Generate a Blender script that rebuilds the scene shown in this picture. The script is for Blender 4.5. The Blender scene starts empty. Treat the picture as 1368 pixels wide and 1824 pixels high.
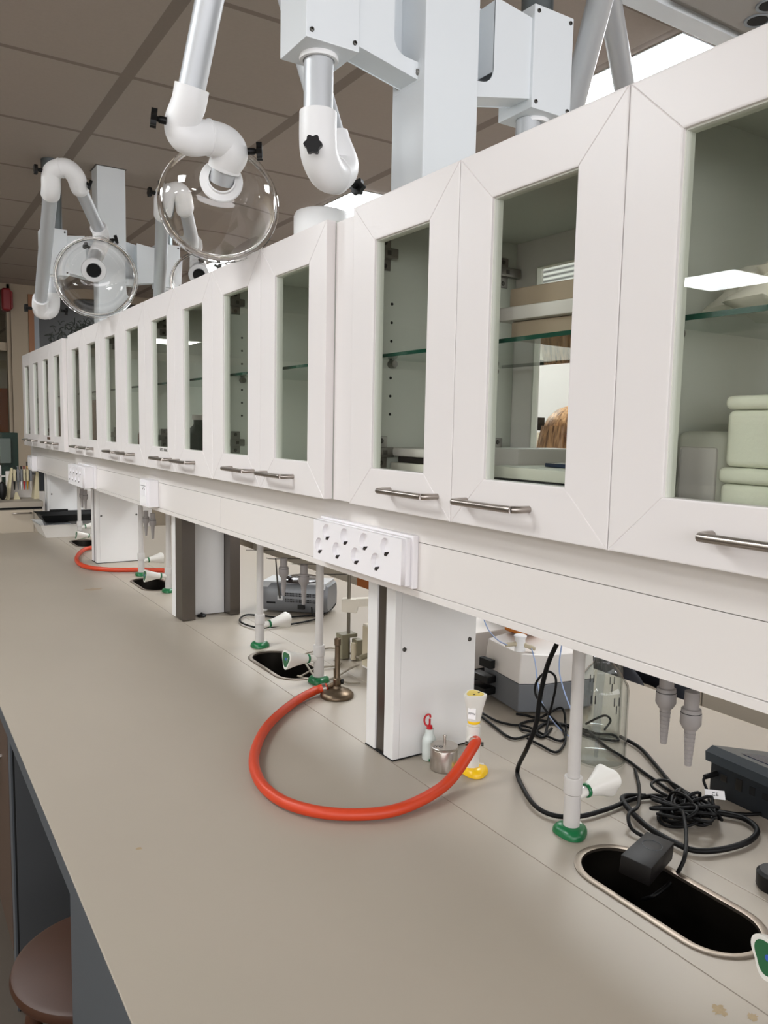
import bpy, bmesh, math, random
from mathutils import Vector, Matrix

random.seed(7)
SC = bpy.context.scene
COL = SC.collection
PI = math.pi

# ------------------------------------------------------------------ camera
cam_data = bpy.data.cameras.new('camera')
cam = bpy.data.objects.new('camera', cam_data)
COL.objects.link(cam)
FO = Vector((0.53421624, 0.83883606, -0.10472379))
RI = Vector((0.84443004, -0.5352968, 0.01988074))
UP = Vector((0.03938163, 0.09905253, 0.99430261))
rot = Matrix((RI, UP, -FO)).transposed().to_4x4()
cam.matrix_world = Matrix.Translation((0, 0, 1.3525)) @ rot
cam_data.sensor_fit = 'VERTICAL'
cam_data.sensor_height = 24.0
cam_data.lens = 24.0 * 1404.08 / 1824.0
cam_data.clip_start = 0.02
SC.camera = cam

# ------------------------------------------------------------------ world and exposure
world = bpy.data.worlds.new('world')
SC.world = world
world.use_nodes = True
world.node_tree.nodes['Background'].inputs[0].default_value = (1.0, 0.93, 0.86, 1)
world.node_tree.nodes['Background'].inputs[1].default_value = 0.05
SC.view_settings.view_transform = 'Standard'
SC.view_settings.look = 'None'
SC.view_settings.exposure = 0.0
SC.view_settings.gamma = 1.0
SC.view_settings.use_curve_mapping = False
SC.cycles.transparent_max_bounces = 32
PANEL_STRENGTH = 26.0
def area_light(name, loc, rot, sx, sy, power, col):
    ld = bpy.data.lights.new(name, 'AREA'); ld.shape = 'RECTANGLE'; ld.size = sx; ld.size_y = sy
    ld.energy = power; ld.color = col
    o = bpy.data.objects.new(name, ld); COL.objects.link(o); o.location = loc; o.rotation_euler = rot
    return o
# daylight through the windows of the near end wall, behind the camera
area_light('window_daylight', (-0.9, -2.5, 1.75), (math.radians(90), 0, 0), 8.4, 1.2, 165.0, (0.97, 0.965, 1.0))

# ------------------------------------------------------------------ materials
MATS = {}
def srgb(h):
    h = h.lstrip('#')
    out = []
    for i in (0, 2, 4):
        v = int(h[i:i+2], 16) / 255
        out.append(v / 12.92 if v <= 0.04045 else ((v + 0.055) / 1.055) ** 2.4)
    return (out[0], out[1], out[2], 1)

def mat(name, col, rough=0.5, metal=0.0, noise=0.0, nscale=20, emit=None, estr=0, bump=0.0, coat=0.0, ior=1.5, aniso=0):
    m = bpy.data.materials.new(name)
    m.use_nodes = True
    nt = m.node_tree
    b = nt.nodes['Principled BSDF']
    c = srgb(col) if isinstance(col, str) else col
    b.inputs['Base Color'].default_value = c
    b.inputs['Roughness'].default_value = rough
    b.inputs['Metallic'].default_value = metal
    b.inputs['IOR'].default_value = ior
    b.inputs['Coat Weight'].default_value = coat
    if noise or bump:
        tc = nt.nodes.new('ShaderNodeTexCoord')
        n = nt.nodes.new('ShaderNodeTexNoise')
        n.inputs['Scale'].default_value = nscale
        n.inputs['Detail'].default_value = 5
        if aniso:
            mp = nt.nodes.new('ShaderNodeMapping')
            mp.inputs['Scale'].default_value = (1, 1, 1.0 / aniso) if aniso > 0 else (1, 1, -aniso)
            nt.links.new(tc.outputs['Object'], mp.inputs[0]); nt.links.new(mp.outputs[0], n.inputs['Vector'])
        else:
            nt.links.new(tc.outputs['Object'], n.inputs['Vector'])
    if noise:
        r = nt.nodes.new('ShaderNodeMapRange')
        r.inputs['To Min'].default_value = 1 - noise
        r.inputs['To Max'].default_value = 1 + noise
        mx = nt.nodes.new('ShaderNodeVectorMath'); mx.operation = 'SCALE'
        mx.inputs[0].default_value = c[:3]
        nt.links.new(n.outputs['Fac'], r.inputs['Value'])
        nt.links.new(r.outputs[0], mx.inputs['Scale'])
        nt.links.new(mx.outputs[0], b.inputs['Base Color'])
    if bump:
        bp = nt.nodes.new('ShaderNodeBump')
        bp.inputs['Strength'].default_value = bump
        bp.inputs['Distance'].default_value = 0.002
        nt.links.new(n.outputs['Fac'], bp.inputs['Height'])
        nt.links.new(bp.outputs[0], b.inputs['Normal'])
    if emit:
        b.inputs['Emission Color'].default_value = srgb(emit) if isinstance(emit, str) else emit
        b.inputs['Emission Strength'].default_value = estr
    MATS[name] = m
    return m

def thin_glass(name, tint, ior=1.5, rough=0.0, edge=None):
    m = bpy.data.materials.new(name); m.use_nodes = True
    nt = m.node_tree; nt.nodes.clear()
    o = nt.nodes.new('ShaderNodeOutputMaterial')
    t = nt.nodes.new('ShaderNodeBsdfTransparent'); t.inputs[0].default_value = tint
    g = nt.nodes.new('ShaderNodeBsdfGlossy'); g.inputs['Roughness'].default_value = rough
    f = nt.nodes.new('ShaderNodeFresnel'); f.inputs[0].default_value = ior
    ge = nt.nodes.new('ShaderNodeNewGeometry')
    inv = nt.nodes.new('ShaderNodeMath'); inv.operation = 'SUBTRACT'; inv.inputs[0].default_value = 1
    mul = nt.nodes.new('ShaderNodeMath'); mul.operation = 'MULTIPLY'
    mx = nt.nodes.new('ShaderNodeMixShader')
    if edge:          # longer path through the wall where it is seen edge-on
        lw = nt.nodes.new('ShaderNodeLayerWeight'); lw.inputs[0].default_value = 0.5
        pw = nt.nodes.new('ShaderNodeMath'); pw.operation = 'POWER'; pw.inputs[1].default_value = 5
        mc = nt.nodes.new('ShaderNodeMixRGB'); mc.inputs[1].default_value = tint; mc.inputs[2].default_value = edge
        nt.links.new(lw.outputs['Facing'], pw.inputs[0]); nt.links.new(pw.outputs[0], mc.inputs[0]); nt.links.new(mc.outputs[0], t.inputs[0])
    nt.links.new(ge.outputs['Backfacing'], inv.inputs[1])
    nt.links.new(inv.outputs[0], mul.inputs[0]); nt.links.new(f.outputs[0], mul.inputs[1])
    nt.links.new(mul.outputs[0], mx.inputs[0])
    nt.links.new(t.outputs[0], mx.inputs[1]); nt.links.new(g.outputs[0], mx.inputs[2])
    nt.links.new(mx.outputs[0], o.inputs[0])
    MATS[name] = m
    return m

def real_glass(name, col, ior=1.47, rough=0.0):
    m = bpy.data.materials.new(name); m.use_nodes = True
    nt = m.node_tree; nt.nodes.clear()
    o = nt.nodes.new('ShaderNodeOutputMaterial')
    g = nt.nodes.new('ShaderNodeBsdfGlass'); g.inputs[0].default_value = col
    g.inputs['Roughness'].default_value = rough; g.inputs['IOR'].default_value = ior
    nt.links.new(g.outputs[0], o.inputs[0])
    MATS[name] = m
    return m

mat('laminate', '#E6E1DF', 0.38)
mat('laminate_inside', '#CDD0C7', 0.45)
mat('fascia_white', '#E3DEDA', 0.22)
mat('column_white', '#DEDDDB', 0.4)
mat('aluminium_white', '#E4E9EC', 0.35)
mat('joint_white', '#EDEDED', 0.42)
mat('plastic_white', '#EFECEE', 0.35)
mat('tap_grey', '#BDB9B5', 0.4)
mat('tap_white', '#DAD7D0', 0.35)
mat('nozzle_grey', '#8F8A88', 0.5)
mat('green', '#12663A', 0.3)
mat('green_disc', '#1E5A35', 0.45)
mat('blue_mark', '#3355AA', 0.5)
mat('yellow', '#F2C318', 0.3)
mat('orange_rubber', '#C03A14', 0.45, noise=0.06, nscale=30)
mat('black_plastic', '#070707', 0.45, ior=1.4)
mat('black_cable', '#040404', 0.5, ior=1.3)
mat('black_gap', '#050505', 0.8)
mat('steel', '#B9B2AA', 0.28, 1.0, noise=0.12, nscale=60)
mat('handle_steel', '#A79F98', 0.3, 1.0)
mat('dark_steel', '#6B6058', 0.35, 0.9, noise=0.25, nscale=8, aniso=6)
mat('column_steel', '#6E6862', 0.3, 0.95, noise=0.2, nscale=9, aniso=6)
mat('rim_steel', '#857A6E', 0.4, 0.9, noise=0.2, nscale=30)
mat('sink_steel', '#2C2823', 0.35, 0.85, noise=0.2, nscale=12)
mat('brass_dark', '#6E5F4E', 0.38, 0.9, noise=0.3, nscale=40)
mat('hinge_metal', '#8E8B86', 0.3, 0.95)
mat('galvanised', '#6F7577', 0.4, 0.8, noise=0.2, nscale=15)
mat('tube_alu', '#C6C9CC', 0.45, 0.45, noise=0.04, nscale=5)
mat('seam', '#857B70', 0.7)
mat('adapter_black', '#0C0908', 0.5, ior=1.35)
mat('bolt', '#8A8884', 0.35, 0.9)
mat('screw', '#55534F', 0.35, 0.9)
mat('pole_dark', '#5A5C5E', 0.5, 0.5)
mat('radio_silver', '#7C7E82', 0.38, 0.4, noise=0.04)
mat('radio_light', '#C9CBCD', 0.3, 0.4)
mat('radio_dark', '#2B2524', 0.2)
mat('instr_white', '#D9D4CF', 0.45)
mat('instr_grey', '#65676A', 0.5)
mat('device_black', '#1D2125', 0.45)
mat('device_top', '#3A4045', 0.4)
mat('device_blue', '#1B2B45', 0.25)
mat('paper', '#E9E4D8', 0.8, bump=0.6, nscale=35)
mat('foam', '#DADCCB', 0.85, bump=0.35, nscale=160)
mat('tub', '#CBCBBE', 0.45)
mat('cardboard', '#A99884', 0.8, noise=0.08)
mat('brown_box', '#5A3E2C', 0.7, noise=0.12)
mat('beige_device', '#BFB49B', 0.5)
mat('beige_light', '#D6CFC0', 0.5)
mat('olive_clamp', '#7D7761', 0.5)
mat('beige_cable', '#8A8172', 0.5)
mat('red', '#B5121E', 0.35)
mat('dark_red', '#7A1418', 0.45)
mat('rod', '#7B756A', 0.35, 0.8)
mat('dark_bottle', '#22100B', 0.12)
mat('bottle_label', '#5C514E', 0.6)
mat('amber', (0.55, 0.16, 0.01, 1), 0.1)
mat('blue_tube', '#9DB3DC', 0.3)
mat('pipette_cream', '#C9BE9C', 0.5)
mat('pipette_grey', '#77787A', 0.45)
mat('pipette_yellow', '#B98A1E', 0.5)
mat('dark_green', '#0E2A1E', 0.5)
mat('grey_film', '#5D665F', 0.4)
mat('tray_white', '#DEDBD6', 0.4)
mat('skin', '#C98F78', 0.5)
mat('shirt', '#3B4656', 0.85, noise=0.1)
mat('trousers', '#22242B', 0.85)
mat('door_orange', '#A8602E', 0.5, noise=0.1, nscale=6)
mat('wood_frame', '#8A5B38', 0.55, noise=0.15, nscale=8)
mat('wall_paint', '#CFC4B2', 0.8, noise=0.02, nscale=6)
mat('wall_paint_dimmed', '#9C8E7B', 0.8, noise=0.02, nscale=6)  # wall paint darkened to stand for the weaker light at the far end
mat('drawer_front', '#B7AB99', 0.5)
mat('wall_grey', '#B8B2A8', 0.85)
mat('dark_glass', '#1E1C18', 0.35)
mat('sash_grey', '#8C9297', 0.5)
mat('base_grey', '#4B4F53', 0.5)  # grey darkened so the colour carries the shade under the bench
mat('base_brown', '#4A382B', 0.6)
mat('plant', '#1C2018', 0.8)
mat('stain', '#A08C6C', 0.6, noise=0.15, nscale=200)
mat('stain_pale', '#A8957F', 0.6, noise=0.1, nscale=150)
mat('ink', '#1A1A1A', 0.6)
mat('ink_soft', '#5A5650', 0.6)
mat('label_white', '#F2F0F0', 0.6)
mat('text_white', '#D8E0D8', 0.6)
mat('glass_edge', '#1D4A3C', 0.15)
mat('reveal', '#E2E4DA', 0.4)
mat('pane_edge', '#A9B3A2', 0.3)
mat('stool_seat', '#3C200E', 0.5, noise=0.2, nscale=10, aniso=-5)  # wood darkened to include the shade below the worktop
mat('yellow_disc', '#D8BE52', 0.5)
mat('dropper_body', '#CFD6D2', 0.4)
mat('socket_shadow', '#C9C6C8', 0.4)
mat('contact', '#3A3431', 0.4, 0.6)
mat('strip_light', '#FFFFFF', 0.5, emit=(0.95, 0.98, 1.0, 1), estr=PANEL_STRENGTH)
thin_glass('pane_glass', (0.955, 0.965, 0.945, 1))
thin_glass('shelf_glass', (0.93, 0.96, 0.945, 1))
thin_glass('partition_glass', (0.8, 0.8, 0.76, 1), 1.12)
real_glass('clear_plastic', (0.99, 0.985, 0.98, 1), 1.46)
real_glass('lab_glass', (0.975, 0.985, 0.98, 1), 1.47)
thin_glass('bottle_glass', (0.97, 0.98, 0.975, 1), 1.5, 0.0, (0.35, 0.38, 0.37, 1))
thin_glass('clear_tube', (0.9, 0.92, 0.95, 1))
thin_glass('plastic_bag', (0.82, 0.86, 0.84, 1), 1.6, 0.15)

# bench laminate: warm grey with a few small stains
def bench_material():
    m = bpy.data.materials.new('bench_laminate'); m.use_nodes = True
    nt = m.node_tree; b = nt.nodes['Principled BSDF']
    b.inputs['Roughness'].default_value = 0.4
    tc = nt.nodes.new('ShaderNodeTexCoord')
    n = nt.nodes.new('ShaderNodeTexNoise'); n.inputs['Scale'].default_value = 3.0; n.inputs['Detail'].default_value = 6
    nt.links.new(tc.outputs['Object'], n.inputs['Vector'])
    v = nt.nodes.new('ShaderNodeTexVoronoi'); v.inputs['Scale'].default_value = 4.2
    n2 = nt.nodes.new('ShaderNodeTexNoise'); n2.inputs['Scale'].default_value = 120
    nt.links.new(tc.outputs['Object'], n2.inputs['Vector'])
    add = nt.nodes.new('ShaderNodeMixRGB'); add.inputs[0].default_value = 0.006
    nt.links.new(tc.outputs['Object'], add.inputs[1]); nt.links.new(n2.outputs['Color'], add.inputs[2])
    nt.links.new(add.outputs[0], v.inputs['Vector'])
    lt = nt.nodes.new('ShaderNodeMath'); lt.operation = 'LESS_THAN'; lt.inputs[1].default_value = 0.013
    nt.links.new(v.outputs['Distance'], lt.inputs[0])
    r = nt.nodes.new('ShaderNodeMapRange'); r.inputs['To Min'].default_value = 0.95; r.inputs['To Max'].default_value = 1.05
    nt.links.new(n.outputs['Fac'], r.inputs['Value'])
    sc = nt.nodes.new('ShaderNodeVectorMath'); sc.operation = 'SCALE'; sc.inputs[0].default_value = srgb('#A3998B')[:3]
    nt.links.new(r.outputs[0], sc.inputs['Scale'])
    mx = nt.nodes.new('ShaderNodeMixRGB'); mx.inputs[2].default_value = srgb('#4A3A28')
    ml = nt.nodes.new('ShaderNodeMath'); ml.operation = 'MULTIPLY'; ml.inputs[1].default_value = 0.7
    nt.links.new(lt.outputs[0], ml.inputs[0])
    nt.links.new(ml.outputs[0], mx.inputs[0]); nt.links.new(sc.outputs[0], mx.inputs[1])
    nt.links.new(mx.outputs[0], b.inputs['Base Color'])
    MATS['bench'] = m
bench_material()

# suspended ceiling: 600 mm tiles, wide bars one way and thin ones the other
def ceiling_material():
    m = bpy.data.materials.new('ceiling_tiles'); m.use_nodes = True
    nt = m.node_tree; b = nt.nodes['Principled BSDF']
    b.inputs['Roughness'].default_value = 0.9
    ge = nt.nodes.new('ShaderNodeTexCoord')
    sx = nt.nodes.new('ShaderNodeSeparateXYZ'); nt.links.new(ge.outputs['Object'], sx.inputs[0])
    def stripe(axis, off, w):
        a = nt.nodes.new('ShaderNodeMath'); a.operation = 'SUBTRACT'; a.inputs[1].default_value = off - 60.0 - w / 2
        nt.links.new(sx.outputs[axis], a.inputs[0])
        d = nt.nodes.new('ShaderNodeMath'); d.operation = 'MODULO'; d.inputs[1].default_value = 0.6
        nt.links.new(a.outputs[0], d.inputs[0])
        l = nt.nodes.new('ShaderNodeMath'); l.operation = 'LESS_THAN'; l.inputs[1].default_value = w
        nt.links.new(d.outputs[0], l.inputs[0])
        return l
    s1 = stripe(0, 0.716, 0.042); s2 = stripe(1, 2.123, 0.022)
    mx = nt.nodes.new('ShaderNodeMath'); mx.operation = 'MAXIMUM'
    nt.links.new(s1.outputs[0], mx.inputs[0]); nt.links.new(s2.outputs[0], mx.inputs[1])
    n = nt.nodes.new('ShaderNodeTexNoise'); n.inputs['Scale'].default_value = 90
    nt.links.new(ge.outputs['Object'], n.inputs['Vector'])
    r = nt.nodes.new('ShaderNodeMapRange'); r.inputs['To Min'].default_value = 0.96; r.inputs['To Max'].default_value = 1.04
    nt.links.new(n.outputs['Fac'], r.inputs['Value'])
    c = nt.nodes.new('ShaderNodeMixRGB'); c.inputs[1].default_value = srgb('#AEA297'); c.inputs[2].default_value = srgb('#8C8076')
    nt.links.new(mx.outputs[0], c.inputs[0])
    sc = nt.nodes.new('ShaderNodeVectorMath'); sc.operation = 'SCALE'
    nt.links.new(c.outputs[0], sc.inputs[0]); nt.links.new(r.outputs[0], sc.inputs['Scale'])
    nt.links.new(sc.outputs[0], b.inputs['Base Color'])
    MATS['ceiling'] = m
ceiling_material()

def hair_material():
    m = bpy.data.materials.new('hair'); m.use_nodes = True
    nt = m.node_tree; b = nt.nodes['Principled BSDF']
    b.inputs['Roughness'].default_value = 0.45
    tc = nt.nodes.new('ShaderNodeTexCoord'); mp = nt.nodes.new('ShaderNodeMapping')
    mp.inputs['Scale'].default_value = (90, 90, 4)
    n = nt.nodes.new('ShaderNodeTexNoise'); n.inputs['Scale'].default_value = 1.0; n.inputs['Detail'].default_value = 4
    nt.links.new(tc.outputs['Object'], mp.inputs[0]); nt.links.new(mp.outputs[0], n.inputs['Vector'])
    cr = nt.nodes.new('ShaderNodeValToRGB')
    cr.color_ramp.elements[0].color = srgb('#6E4526'); cr.color_ramp.elements[0].position = 0.35
    cr.color_ramp.elements[1].color = srgb('#D9A878'); cr.color_ramp.elements[1].position = 0.65
    nt.links.new(n.outputs['Fac'], cr.inputs[0]); nt.links.new(cr.outputs[0], b.inputs['Base Color'])
    bp = nt.nodes.new('ShaderNodeBump'); bp.inputs['Strength'].default_value = 0.6; bp.inputs['Distance'].default_value = 0.004
    nt.links.new(n.outputs['Fac'], bp.inputs['Height']); nt.links.new(bp.outputs[0], b.inputs['Normal'])
    MATS['hair'] = m
hair_material()

def grille_material():
    m = bpy.data.materials.new('grille'); m.use_nodes = True
    nt = m.node_tree; b = nt.nodes['Principled BSDF']; b.inputs['Roughness'].default_value = 0.4
    tc = nt.nodes.new('ShaderNodeTexCoord')
    w = nt.nodes.new('ShaderNodeTexWave'); w.inputs['Scale'].default_value = 12; w.bands_direction = 'Z'
    nt.links.new(tc.outputs['Object'], w.inputs['Vector'])
    cr = nt.nodes.new('ShaderNodeValToRGB')
    cr.color_ramp.elements[0].color = srgb('#3C3C38'); cr.color_ramp.elements[1].color = srgb('#D8D8D2')
    nt.links.new(w.outputs['Fac'], cr.inputs[0]); nt.links.new(cr.outputs[0], b.inputs['Base Color'])
    MATS['grille'] = m
grille_material()

# ------------------------------------------------------------------ builders
def tag(o, label=None, cat=None, group=None, kind=None):
    if label: o['label'] = label
    if cat: o['category'] = cat
    if group: o['group'] = group
    if kind: o['kind'] = kind
    return o

def root_loc(p):
    v = Vector((0, 0, 0))
    while p is not None:
        v += p.location
        p = p.parent
    return v

def thing(name, label, cat, loc=(0, 0, 0), group=None):
    o = bpy.data.objects.new(name, None)
    o.empty_display_size = 0.05
    COL.objects.link(o)
    o.location = loc
    tag(o, label, cat, group)
    return o

def catmull(pts, n=8, closed=False):
    P = [Vector(p) for p in pts]
    if len(P) < 3: return P
    out = []
    m = len(P)
    rng = range(m if closed else m - 1)
    for i in rng:
        p1, p2 = P[i], P[(i + 1) % m]
        p0 = P[i - 1] if (i > 0 or closed) else p1 + (p1 - p2)
        p3 = P[(i + 2) % m] if (i + 2 < m or closed) else p2 + (p2 - p1)
        for k in range(n):
            t = k / n
            out.append(0.5 * ((2 * p1) + (p2 - p0) * t + (2 * p0 - 5 * p1 + 4 * p2 - p3) * t * t + (3 * p1 - p0 - 3 * p2 + p3) * t ** 3))
    if not closed: out.append(P[-1])
    return out

def frame_for(d):
    d = d.normalized()
    a = Vector((0, 0, 1)) if abs(d.z) < 0.9 else Vector((1, 0, 0))
    u = d.cross(a).normalized()
    return u, d.cross(u).normalized()

class MB:
    def __init__(self):
        self.bm = bmesh.new(); self.mi = 0; self.bev = False
        self.mats = []
    def _new(self, faces):
        for f in faces: f.material_index = self.mi
    def box(self, x0, x1, y0, y1, z0, z1, bevel=0.0, seg=2, rotz=0.0, pivot=None):
        r = bmesh.ops.create_cube(self.bm, size=1.0)
        vs = r['verts']
        for v in vs:
            v.co = Vector(((x0 + x1) / 2 + v.co.x * (x1 - x0), (y0 + y1) / 2 + v.co.y * (y1 - y0), (z0 + z1) / 2 + v.co.z * (z1 - z0)))
        fs = set(f for v in vs for f in v.link_faces)
        self._new(fs)
        if bevel:
            self.bev = True
            es = set(e for v in vs for e in v.link_edges)
            rr = bmesh.ops.bevel(self.bm, geom=list(es), offset=bevel, segments=seg, profile=0.5, affect='EDGES')
            self._new(rr['faces'])
            vs = list(set(rr['verts']) | set(v for v in vs if v.is_valid))
        if rotz:
            pv = Vector(pivot) if pivot else Vector(((x0 + x1) / 2, (y0 + y1) / 2, 0))
            bmesh.ops.rotate(self.bm, verts=[v for v in vs if v.is_valid], cent=pv, matrix=Matrix.Rotation(rotz, 3, 'Z'))
        return self
    def tube(self, pts, r, seg=12, caps=True, closed=False):
        P = [Vector(p) for p in pts]
        n = len(P)
        rs = r if isinstance(r, (list, tuple)) else [r] * n
        rings = []
        u = None
        for i in range(n):
            if closed: d = P[(i + 1) % n] - P[i - 1]
            elif i == 0: d = P[1] - P[0]
            elif i == n - 1: d = P[-1] - P[-2]
            else: d = P[i + 1] - P[i - 1]
            if d.length < 1e-9: d = Vector((0, 0, 1))
            d.normalize()
            if u is None: u, w = frame_for(d)
            else:
                u = (u - d * u.dot(d))
                if u.length < 1e-6: u, w = frame_for(d)
                u.normalize(); w = d.cross(u)
            rings.append([self.bm.verts.new(P[i] + (u * math.cos(2 * PI * k / seg) + w * math.sin(2 * PI * k / seg)) * rs[i]) for k in range(seg)])
        fs = []
        for i in range(n if closed else n - 1):
            a, b = rings[i], rings[(i + 1) % n]
            for k in range(seg):
                fs.append(self.bm.faces.new((a[k], a[(k + 1) % seg], b[(k + 1) % seg], b[k])))
        if caps and not closed:
            fs.append(self.bm.faces.new(list(reversed(rings[0])))); fs.append(self.bm.faces.new(rings[-1]))
        self._new(fs)
        return self
    def lathe(self, prof, base=(0, 0, 0), axis=(0, 0, 1), seg=32, closed_profile=False):
        base = Vector(base); ax = Vector(axis).normalized()
        u, w = frame_for(ax)
        rings = []
        for r, h in prof:
            c = base + ax * h
            if r < 1e-6: rings.append([self.bm.verts.new(c)])
            else: rings.append([self.bm.verts.new(c + (u * math.cos(2 * PI * k / seg) + w * math.sin(2 * PI * k / seg)) * r) for k in range(seg)])
        fs = []
        m = len(rings)
        for i in range(m if closed_profile else m - 1):
            a, b = rings[i], rings[(i + 1) % m]
            for k in range(seg):
                k2 = (k + 1) % seg
                q = [a[k % len(a)], a[k2 % len(a)], b[k2 % len(b)], b[k % len(b)]]
                qq = []
                for v in q:
                    if v not in qq: qq.append(v)
                if len(qq) >= 3: fs.append(self.bm.faces.new(qq))
        self._new(fs)
        return self
    def prism(self, poly, z0, z1, axis='Z', bevel=0.0):
        def P(a, b, c):
            return {'Z': (a, b, c), 'X': (c, a, b), 'Y': (a, c, b)}[axis]
        lo = [self.bm.verts.new(P(a, b, z0)) for a, b in poly]
        hi = [self.bm.verts.new(P(a, b, z1)) for a, b in poly]
        fs = [self.bm.faces.new(list(reversed(lo))), self.bm.faces.new(hi)]
        n = len(poly)
        for i in range(n):
            fs.append(self.bm.faces.new((lo[i], lo[(i + 1) % n], hi[(i + 1) % n], hi[i])))
        self._new(fs)
        if bevel:
            self.bev = True
            es = set(e for f in fs for e in f.edges)
            rr = bmesh.ops.bevel(self.bm, geom=list(es), offset=bevel, segments=2, profile=0.5, affect='EDGES')
            self._new(rr['faces'])
        return self
    def hull(self, pts):
        vs = [self.bm.verts.new(p) for p in pts]
        r = bmesh.ops.convex_hull(self.bm, input=vs)
        self._new([g for g in r['geom'] if isinstance(g, bmesh.types.BMFace)])
        return self
    def sphere(self, c, r, seg=16, sc=(1, 1, 1)):
        rr = bmesh.ops.create_uvsphere(self.bm, u_segments=seg, v_segments=seg // 2 + 2, radius=1.0)
        for v in rr['verts']: v.co = Vector((c[0] + v.co.x * r * sc[0], c[1] + v.co.y * r * sc[1], c[2] + v.co.z * r * sc[2]))
        self._new(set(f for v in rr['verts'] for f in v.link_faces))
        return self
    def build(self, name, material, parent=None, smooth=35, subsurf=0):
        mats = material if isinstance(material, (list, tuple)) else [material]
        bmesh.ops.recalc_face_normals(self.bm, faces=self.bm.faces[:])
        off = root_loc(parent)
        for v in self.bm.verts: v.co -= off
        me = bpy.data.meshes.new(name)
        self.bm.to_mesh(me); self.bm.free()
        for m in mats: me.materials.append(MATS[m])
        if smooth:
            me.shade_smooth(); me.set_sharp_from_angle(angle=math.radians(smooth))
        o = bpy.data.objects.new(name, me)
        COL.objects.link(o)
        if parent is not None: o.parent = parent
        if self.bev:
            wn = o.modifiers.new('weighted_normal', 'WEIGHTED_NORMAL'); wn.keep_sharp = True; wn.weight = 80
        if subsurf:
            s = o.modifiers.new('subsurf', 'SUBSURF'); s.levels = subsurf; s.render_levels = subsurf
        return o

def children(o): return [c for c in bpy.data.objects if c.parent == o]
def copy_tree(o, parent=None, kids=None):
    c = o.copy(); COL.objects.link(c); c.parent = parent
    for ch in children(o): copy_tree(ch, c)
    return c

def struct(name, mb, m, smooth=35):
    o = mb.build(name, m, None, smooth)
    o['kind'] = 'structure'
    return o

def text(name, body, size, origin, xdir, ydir, m, parent, depth=0.0003):
    cu = bpy.data.curves.new(name, 'FONT')
    cu.body = body; cu.size = size; cu.extrude = depth; cu.align_x = 'CENTER'; cu.align_y = 'CENTER'
    tmp = bpy.data.objects.new(name, cu); COL.objects.link(tmp)
    dg = bpy.context.evaluated_depsgraph_get()
    me = bpy.data.meshes.new_from_object(tmp.evaluated_get(dg))
    bpy.data.objects.remove(tmp)
    xd = Vector(xdir).normalized(); yd = Vector(ydir).normalized(); zd = xd.cross(yd)
    M = Matrix((xd, yd, zd)).transposed()
    off = root_loc(parent)
    for v in me.vertices: v.co = M @ v.co + Vector(origin) - off
    me.name = name
    me.materials.clear(); me.materials.append(MATS[m])
    o = bpy.data.objects.new(name, me); COL.objects.link(o); o.parent = parent
    return o

def plate_with_holes(name, outlines, z0, z1, m, parent):
    cu = bpy.data.curves.new(name, 'CURVE'); cu.dimensions = '2D'; cu.fill_mode = 'BOTH'
    cu.extrude = (z1 - z0) / 2
    for ol in outlines:
        s = cu.splines.new('POLY'); s.points.add(len(ol) - 1)
        for i, (x, y) in enumerate(ol): s.points[i].co = (x, y, 0, 1)
        s.use_cyclic_u = True
    tmp = bpy.data.objects.new(name, cu); COL.objects.link(tmp)
    dg = bpy.context.evaluated_depsgraph_get()
    me = bpy.data.meshes.new_from_object(tmp.evaluated_get(dg))
    bpy.data.objects.remove(tmp)
    off = root_loc(parent)
    for v in me.vertices: v.co += Vector((0, 0, (z0 + z1) / 2)) - off
    me.name = name
    me.materials.clear(); me.materials.append(MATS[m])
    o = bpy.data.objects.new(name, me); COL.objects.link(o); o.parent = parent
    return o

def stadium(cx, y0, y1, hw, n=14, e=2.0):
    # rounded-end slot along Y
    pts = []
    for i in range(n + 1):
        a = PI * i / n
        pts.append((cx + hw * math.cos(a), y1 - hw + hw * math.sin(a)))
    for i in range(n + 1):
        a = PI + PI * i / n
        pts.append((cx + hw * math.cos(a), y0 + hw + hw * math.sin(a)))
    return pts

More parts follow.
